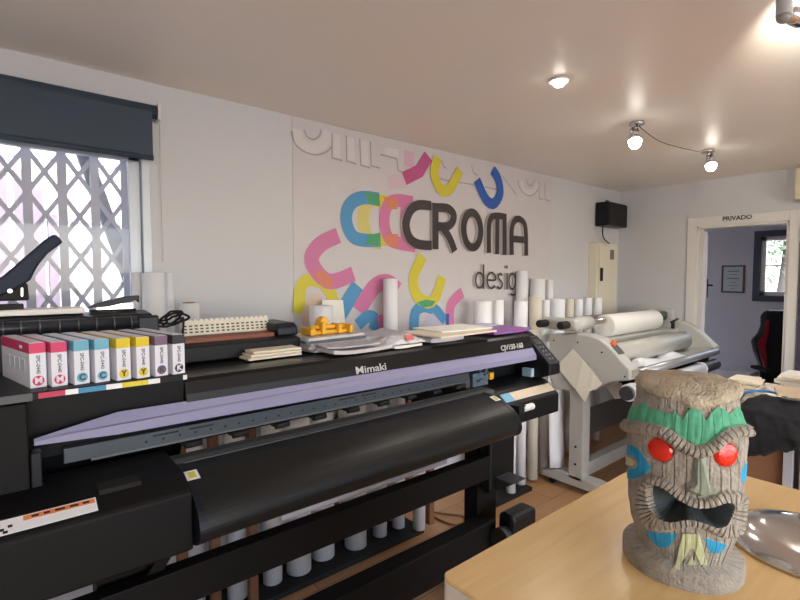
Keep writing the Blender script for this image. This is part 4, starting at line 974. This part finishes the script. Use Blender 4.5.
def jk(i, j):     # i along the table edge (v), j round the closed section (u, h)
    v = .79-.60*i
    bot = .62+.16*min(1, i*2.0)
    end = min(1, max(0, i/.10))**.5
    top = .955-.02*i
    sec = [(3.38, DT+.004), (3.37, DT+.05), (3.28, top-.02), (3.15, top+.004), (3.02, top), (2.955, top-.04), (2.93, top-.12), (2.925, (bot+top)/2-.03), (2.935, bot+.02), (2.96, bot), (2.985, bot+.02), (2.992, (bot+DT)/2), (2.994, DT-.01), (2.994, DT+.004)]
    n_ = len(sec); x = j*n_; a = int(x) % n_; t = x-int(x); p = Vector(sec[a]).lerp(Vector(sec[(a+1) % n_]), t)
    w = noise.noise(Vector((i*9, p.x*9, p.y*12)))*.018+.012*noise.noise(Vector((i*22, p.y*20, 4)))
    if p.x > 2.996 and p.y < DT+.02: w = 0
    if p.x > 2.98 and p.y <= DT+.002: w = 0
    q_ = Vector((2.993, .86)); out_ = (p-q_).normalized() if (p-q_).length > 1e-4 else Vector((0, 0))
    p2 = q_.lerp(p, .35+.65*end)+out_*w
    if p2.x > 2.996: p2.y = max(p2.y, DT+.004)
    return Vector((min(p2.x, 3.4), v, p2.y))
m = MB(); NI, NJ = 60, 84
ring = [[m.bm.verts.new(jk(i/NI, j/NJ)) for j in range(NJ)] for i in range(NI+1)]
for i in range(NI):
    for j in range(NJ):
        f = m._f([ring[i][j], ring[i+1][j], ring[i+1][(j+1) % NJ], ring[i][(j+1) % NJ]]); f.smooth = True
m._f(ring[0]); m._f(ring[-1][::-1])
o = m.build('draped_jacket', mat('black_cloth', (26, 27, 33), .9, bump=.3, bscale=60, var=.2)); tag(recenter(o), 'black jacket bundled over the near edge of the work table', 'jacket')
sheet_thing('folded_paper', 3.13, .56, .2, .2, .014, .3, .985, mat('tan_paper', (200, 178, 150), .8), 'tan folded paper lying on the dark jacket', 'paper', None, .012)
m = MB(); m.tube(smoothpts([(3.05, .80, .93), (3.02, .76, .985), (3.08, .68, .995), (3.06, .6, .985)]), .007, 6)
o = m.build('blue_strap', mat('blue_strap', (60, 120, 190), .5)); tag(recenter(o), 'bright blue strap on the left corner of the dark jacket', 'strap')

# ------------------------------------------------------------ counter
c0 = pt(441, 574, h=1.1); cU0, cV1 = c0.x, c0.y; cU1 = pt(770, 482, h=1.1).x
print('counter', cU0, cV1, cU1)
ct = thing('counter', 'beech topped white counter in the foreground', 'counter', ((cU0+cU1)/2, cV1-.5, 0))
def rounded(u0, v0, u1, v1, r=.014, n=6):
    out = []
    for (cx, cy, a0) in ((u1-r, v1-r, 0), (u0+r, v1-r, PI/2), (u0+r, v0+r, PI), (u1-r, v0+r, 3*PI/2)):
        for k in range(n+1): a = a0+PI/2*k/n; out.append((cx+r*math.cos(a), cy+r*math.sin(a)))
    return out
MB().prism([(a, b, 1.092) for a, b in rounded(cU0, -.5, cU1, cV1)], (0, 0, .008)).build('countertop', M_counter, ct, bevel=.002)
MB().prism([(a, b, 1.03) for a, b in rounded(cU0, -.5, cU1, cV1)], (0, 0, .0615)).build('edge_band', mat('edge_white', (222, 210, 196), .5), ct)
MB().box(cU0+.04, -.46, .0, cU1-.04, cV1-.04, 1.03).build('cabinet_body', M_white, ct, bevel=.004)
# chrome dish
dc = pt(810, 538, h=1.12)
ds = thing('chrome_dish', 'shiny chrome dish upturned on the counter beside the tiki figure', 'dish', (dc.x, dc.y, 1.1))
MB().lathe([(.001, .034), (.06, .033), (.09, .028), (.116, .018), (.126, .008), (.128, .002), (.12, .0008), (.001, .001)], (dc.x, dc.y, 1.1), n=64).build('dish_shell', M_chrome, ds)

# ------------------------------------------------------------ tiki figure
TKC = pt(680.5, 562, h=1.1)
tocam = Vector((-TKC.x, -TKC.y, 0)).normalized(); side = Vector((-tocam.y, tocam.x, 0))    # side: to the picture's right
if side.dot(rt) < 0: side = -side
zdep = (Vector((TKC.x, TKC.y, 1.25))-CAM).dot(fw); MPP = zdep/F
print('tiki', TKC, MPP)
ztop = 1.6-(376-276)*MPP; 
def py2z(py): return 1.6-(py-276)*MPP*1.0      # height on the axis plane (front surface is nearer: fine)
TB = 1.1; PYB = 276+(1.6-TB)/MPP
TH = py2z(383)-TB
print('tiki h', TH, PYB)
def interp(L_, x):
    if x <= L_[0][0]: return L_[0][1]
    for (a, b), (c, d) in zip(L_[:-1], L_[1:]):
        if x <= c:
            t = (x-a)/(c-a); t = t*t*(3-2*t)*.5+t*.5; return b+(d-b)*t
    return L_[-1][1]
def pip(x, y, poly):
    c = False; n = len(poly); j = n-1
    for i in range(n):
        xi, yi = poly[i]; xj, yj = poly[j]
        if (yi > y) != (yj > y) and x < (xj-xi)*(y-yi)/(yj-yi)+xi: c = not c
        j = i
    return c
def dpoly(x, y, poly, closed=True):
    best = 1e9; par = 0; acc = 0; n = len(poly)
    for i in range(n if closed else n-1):
        ax_, ay_ = poly[i]; bx_, by_ = poly[(i+1) % n]; dx_ = bx_-ax_; dy_ = by_-ay_; l2 = dx_*dx_+dy_*dy_ or 1e-9
        t = max(0, min(1, ((x-ax_)*dx_+(y-ay_)*dy_)/l2)); d = math.hypot(x-ax_-dx_*t, y-ay_-dy_*t); l = math.sqrt(l2)
        if d < best: best = d; par = acc+t*l
        acc += l
    return best, par
def A7(L_): return [(600+x/4, 360+y/4) for x, y in L_]
def A8(L_): return [(600+x/4, 450+y/4) for x, y in L_]
brow = [tuple(p) for p in smoothpts(A7([(60, 268), (110, 262), (180, 270), (250, 285), (305, 322), (350, 352), (400, 362), (440, 345), (480, 310), (520, 285), (580, 280), (640, 290)]), k=4)]
mouth = [tuple(p) for p in smoothpts(A8([(175, 160), (205, 118), (262, 132), (320, 180), (375, 205), (430, 205), (490, 178), (545, 178), (572, 205), (572, 255), (548, 318), (505, 335), (460, 322), (420, 298), (370, 290), (310, 300), (240, 312), (188, 285), (165, 225)]), True, 3)]
cav = [tuple(p) for p in smoothpts(A8([(198, 150), (222, 135), (265, 152), (320, 195), (375, 222), (430, 222), (480, 205), (512, 205), (510, 240), (490, 285), (458, 300), (410, 282), (350, 268), (290, 280), (245, 268), (210, 225)]), True, 3)]
nose = A7([(375, 360), (415, 360), (425, 430), (440, 500), (470, 515), (455, 535), (400, 545), (350, 525), (340, 500), (368, 480), (370, 430)])
leaves = A7([(60, 190), (100, 165), (150, 190), (180, 165), (215, 200), (245, 195), (270, 215), (300, 205), (330, 235), (350, 200), (375, 175), (400, 200), (420, 240), (440, 205), (470, 185), (495, 200), (510, 215), (540, 190), (575, 180), (610, 185), (650, 185), (650, 262), (560, 262), (510, 262), (475, 285), (440, 315), (400, 338), (370, 330), (330, 310), (295, 275), (240, 262), (180, 248), (100, 240), (50, 240)])
blue_l = [A7([(105, 340), (130, 340), (160, 360), (205, 430), (180, 455), (140, 475), (100, 470), (100, 440), (145, 430), (155, 415), (130, 378), (104, 378)]), A7([(598, 395), (580, 410), (558, 450), (565, 490), (600, 470)]),
          A8([(180, 320), (225, 330), (312, 334), (275, 388), (235, 390), (205, 360)]), A8([(418, 350), (455, 362), (508, 378), (480, 412), (445, 410), (428, 385)])]
yel_l = [A7([(108, 385), (128, 390), (145, 405), (128, 422), (106, 418)]), A8([(330, 332), (392, 332), (408, 380), (426, 456), (398, 456), (372, 392), (358, 392), (325, 452), (304, 452), (318, 380)]), A8([(365, 418), (380, 456), (345, 456)])]
chev = A8([(338, 400), (365, 380), (395, 425), (402, 456), (330, 456)])
Rp = [(370, 46), (383, 50), (386, 52), (400, 52), (404, 54), (420, 60), (432, 61), (450, 60), (480, 59), (500, 58), (520, 55), (535, 50), (548, 46), (600, 46)]
CX = 688.0
eyes = [(660.5, 449.5, 12), (726.5, 455, 12)]
NT, NH = 560, 420
KR = .845; KD = .95
PY0, PY1 = 383.0, PYB
def project(p):
    d = p-CAM; z = d.dot(fw); return 400+F*d.dot(rt)/z, 300-F*d.dot(up)/z
AX = Vector((TKC.x, TKC.y, 0))
def tikisurf(th, z):
    """radius in metres and material index; the carving is laid out on the front of the barrel"""
    py0 = PY0+(PY1-PY0)*(TB+TH-z)/TH
    R = interp(Rp, py0)*MPP*KR; d = 0; mi = 0
    ang = th*60
    gr_ = noise.noise(Vector((ang*.35, py0*.03, 0)))*1.1+noise.noise(Vector((ang*1.2, py0*.08, 3)))*.5
    d += gr_*.6
    base_ = Vector((AX.x, AX.y, z))+side*(R*math.sin(th))+tocam*(R*KD*math.cos(th))
    if z < TB+.032: return (63+gr_*.4-(1.5 if z > TB+.028 or z < TB+.004 else 0))*MPP*KR, 0
    if py0 < 548 and math.sin(ang*.55+2.5*noise.noise(Vector((py0*.02, 0, ang*.02)))) > .955: d -= .8; mi = 6
    if math.cos(th) > .02:
        x, py = project(base_)
        fade = min(1, math.cos(th)/.35)
        b, par = dpoly(x, py, brow, False)
        inl = pip(x, py, leaves)
        if inl: d += -gr_*.5+2.4*fade+1.1*noise.noise(Vector((x*.18, py*.06, 0))); mi = 1
        if b < 6.6:
            d += (9.5*math.sqrt(max(0, 1-(b/6.6)**2)))*fade; mi = 0
            if b < 6.0 and (par % 5.2) < 1.0: d -= 1.6; mi = 6
        else:
            incav = pip(x, py, cav)
            m_, pm = dpoly(x, py, mouth)
            inm = pip(x, py, mouth)
            if incav:
                dc_, _ = dpoly(x, py, cav); d -= min(32, 4+dc_*4); mi = 4
            elif inm or m_ < 4.0:
                e = (m_ if not inm else 0); d += (6.0*math.sqrt(max(0, 1-(e/4.0)**2)))*fade; mi = 0
                if (pm % 5.0) < 1.0: d -= 1.5; mi = 6
            else:
                for (ex, ey, er) in eyes:
                    de = math.hypot(x-ex, py-ey)
                    if de < er+3: d -= 3*(1-(max(0, de-er)/3) if de > er else 1)
                if pip(x, py, nose):
                    dn, _ = dpoly(x, py, nose); d += min(8.5, 1+dn*1.8)*(.55+.45*min(1, max(0, (py-455)/40))); mi = 0
                    mi = 5 if (py > 487 or (372 <= (x-600)*4 <= 425 and py > 455)) else 0
                for q in blue_l:
                    if pip(x, py, q): mi = 2; d += .6
                for q in yel_l:
                    if pip(x, py, q): mi = 3; d += 2.0
                if mi == 0 and pip(x, py, chev): d += 1.2
    return R+d*MPP*.95, mi
M_stone = mat('tiki_stone', (186, 177, 164), .85, rgb2=(134, 127, 118), scale=45, bump=.5, bscale=180)
M_sand = mat('tiki_sand', (206, 192, 168), .95, rgb2=(164, 150, 128), scale=60, bump=.6, bscale=220)
M_leaf = mat('tiki_green', (104, 196, 158), .7, rgb2=(58, 128, 92), scale=50)
M_tblue = mat('tiki_blue', (40, 158, 206), .5, var=.08, scale=60)
M_tyel = mat('tiki_bone', (214, 218, 178), .6, rgb2=(170, 176, 130), scale=60)
M_cav = mat('tiki_mouth', (70, 78, 80), .8, rgb2=(48, 54, 56), scale=60)
M_nose = mat('tiki_grey_green', (150, 166, 150), .7, rgb2=(128, 130, 112), scale=60)
M_groove = mat('tiki_groove_dark', (122, 112, 98), .9, var=.1)  # darker tone for the carved grooves and notches
tk = thing('tiki_figure', 'carved grey tiki head figure with red eyes and green leaf band', 'figurine', (TKC.x, TKC.y, 1.1))
bm = bmesh.new(); grid_ = []; mis = []
for j in range(NH+1):
    z = TB+TH*(1-j/NH); row = []; mr = []
    for i in range(NT):
        # denser in front
        s_ = (i/NT)*2-1; th = PI*(s_*.55+.45*s_**3)
        r_, mi = tikisurf(th, z)
        row.append(bm.verts.new(Vector((TKC.x, TKC.y, z))+side*(r_*math.sin(th))+tocam*(r_*math.cos(th)*KD))); mr.append(mi)
    grid_.append(row); mis.append(mr)
for j in range(NH):
    for i in range(NT):
        k = (i+1) % NT; f = bm.faces.new((grid_[j][i], grid_[j+1][i], grid_[j+1][k], grid_[j][k])); f.material_index = mis[j][i]; f.smooth = True
bm.faces.new(grid_[0]); bm.faces.new(grid_[-1][::-1])
bmesh.ops.recalc_face_normals(bm, faces=bm.faces)
me = bpy.data.meshes.new('tiki_body'); bm.to_mesh(me); bm.free()
for q in (M_stone, M_leaf, M_tblue, M_tyel, M_cav, M_nose, M_groove): me.materials.append(q)
o = bpy.data.objects.new('carved_head', me); COL.objects.link(o); o.parent = tk; o.matrix_parent_inverse = Matrix.Translation(-tk.location)
# cap on top with a dipping front edge
m = MB(); NTc = 96; zc = TB+TH+.004
def capr(th): return (53+1.2*math.sin(th*5)+.8*math.sin(th*11))*MPP*KR
def capdip(th): return (.016*max(0, math.cos(th-.25))**3+.003*math.sin(th*7))
rings = []
for (k, dz_) in ((1.0, -.010), (1.03, -.004), (1.01, .003), (.93, .007), (.7, .010), (.4, .012), (.02, .013)):
    ring = []
    for i in range(NTc):
        th = 2*PI*i/NTc; r_ = capr(th)*k
        z = zc+dz_-(capdip(th) if dz_ < 0 else capdip(th)*(.75 if k > .9 else .2*k))+.0012*noise.noise(Vector((th*4, k*8, 0)))
        ring.append(m.bm.verts.new(Vector((TKC.x, TKC.y, z))+side*(r_*math.sin(th))+tocam*(r_*math.cos(th)*KD)))
    rings.append(ring)
for a, b in zip(rings[:-1], rings[1:]):
    for i in range(NTc):
        f = m._f([a[i], a[(i+1) % NTc], b[(i+1) % NTc], b[i]]); f.smooth = True
m._f(rings[-1]); m._f(rings[0][::-1])
m.build('sandy_cap', M_sand, tk)
# gem eyes
M_gem = mat('red_gem', (232, 44, 22), .12, var=.1, scale=80)
for (ex, ey, er) in eyes:
    R = 58*MPP*KR; best = None
    for a in range(-80, 81):
        for b in range(60):
            th = math.radians(a); z = TB+.14+.002*b
            w = Vector((AX.x, AX.y, z))+side*(R*math.sin(th))+tocam*(R*KD*math.cos(th)); x, y = project(w); dd = (x-ex)**2+(y-ey)**2
            if best is None or dd < best[0]: best = (dd, th, z)
    th, z = best[1], best[2]
    n = (side*math.sin(th)*.9+tocam*math.cos(th)).normalized(); n = (n+Vector((0, 0, .06))).normalized()
    c = Vector((AX.x, AX.y, z))+side*(R*math.sin(th))+tocam*(R*KD*math.cos(th))
    m = MB(); tx = n.orthogonal().normalized(); ty = n.cross(tx); prev = None
    for (r_, hgt, nn_) in ((er*MPP*.94, -.006, 16), (er*MPP*.94, .0, 16), (er*.78*MPP, .0035, 16), (er*.45*MPP, .0055, 16), (.3*MPP, .0062, 16)):
        ring = [m.bm.verts.new(c+n*hgt+(tx*math.cos(2*PI*(k+.0)/nn_)+ty*math.sin(2*PI*(k)/nn_))*r_) for k in range(nn_)]
        if prev:
            for k in range(nn_): m._f([prev[k], prev[(k+1) % nn_], ring[(k+1) % nn_], ring[k]])
        prev = ring
    m._f(prev); g = m.build('gem_eye', M_gem, tk); g['label'] = 'red faceted gem eye'

# ------------------------------------------------------------ light
wd_ = bpy.data.worlds.new('sky'); sc.world = wd_; wd_.use_nodes = True
N = wd_.node_tree.nodes; L = wd_.node_tree.links
bgn = N['Background']; sk = N.new('ShaderNodeTexSky'); sk.sky_type = 'NISHITA'; sk.sun_disc = False; sk.sun_elevation = math.radians(45); sk.sun_rotation = math.radians(200)
mxx = N.new('ShaderNodeMix'); mxx.data_type = 'RGBA'; mxx.inputs['Factor'].default_value = .8; mxx.inputs['B'].default_value = (1.0, 1.0, 1.05, 1)
L.new(sk.outputs[0], mxx.inputs['A']); L.new(mxx.outputs['Result'], bgn.inputs['Color']); bgn.inputs['Strength'].default_value = 3.0
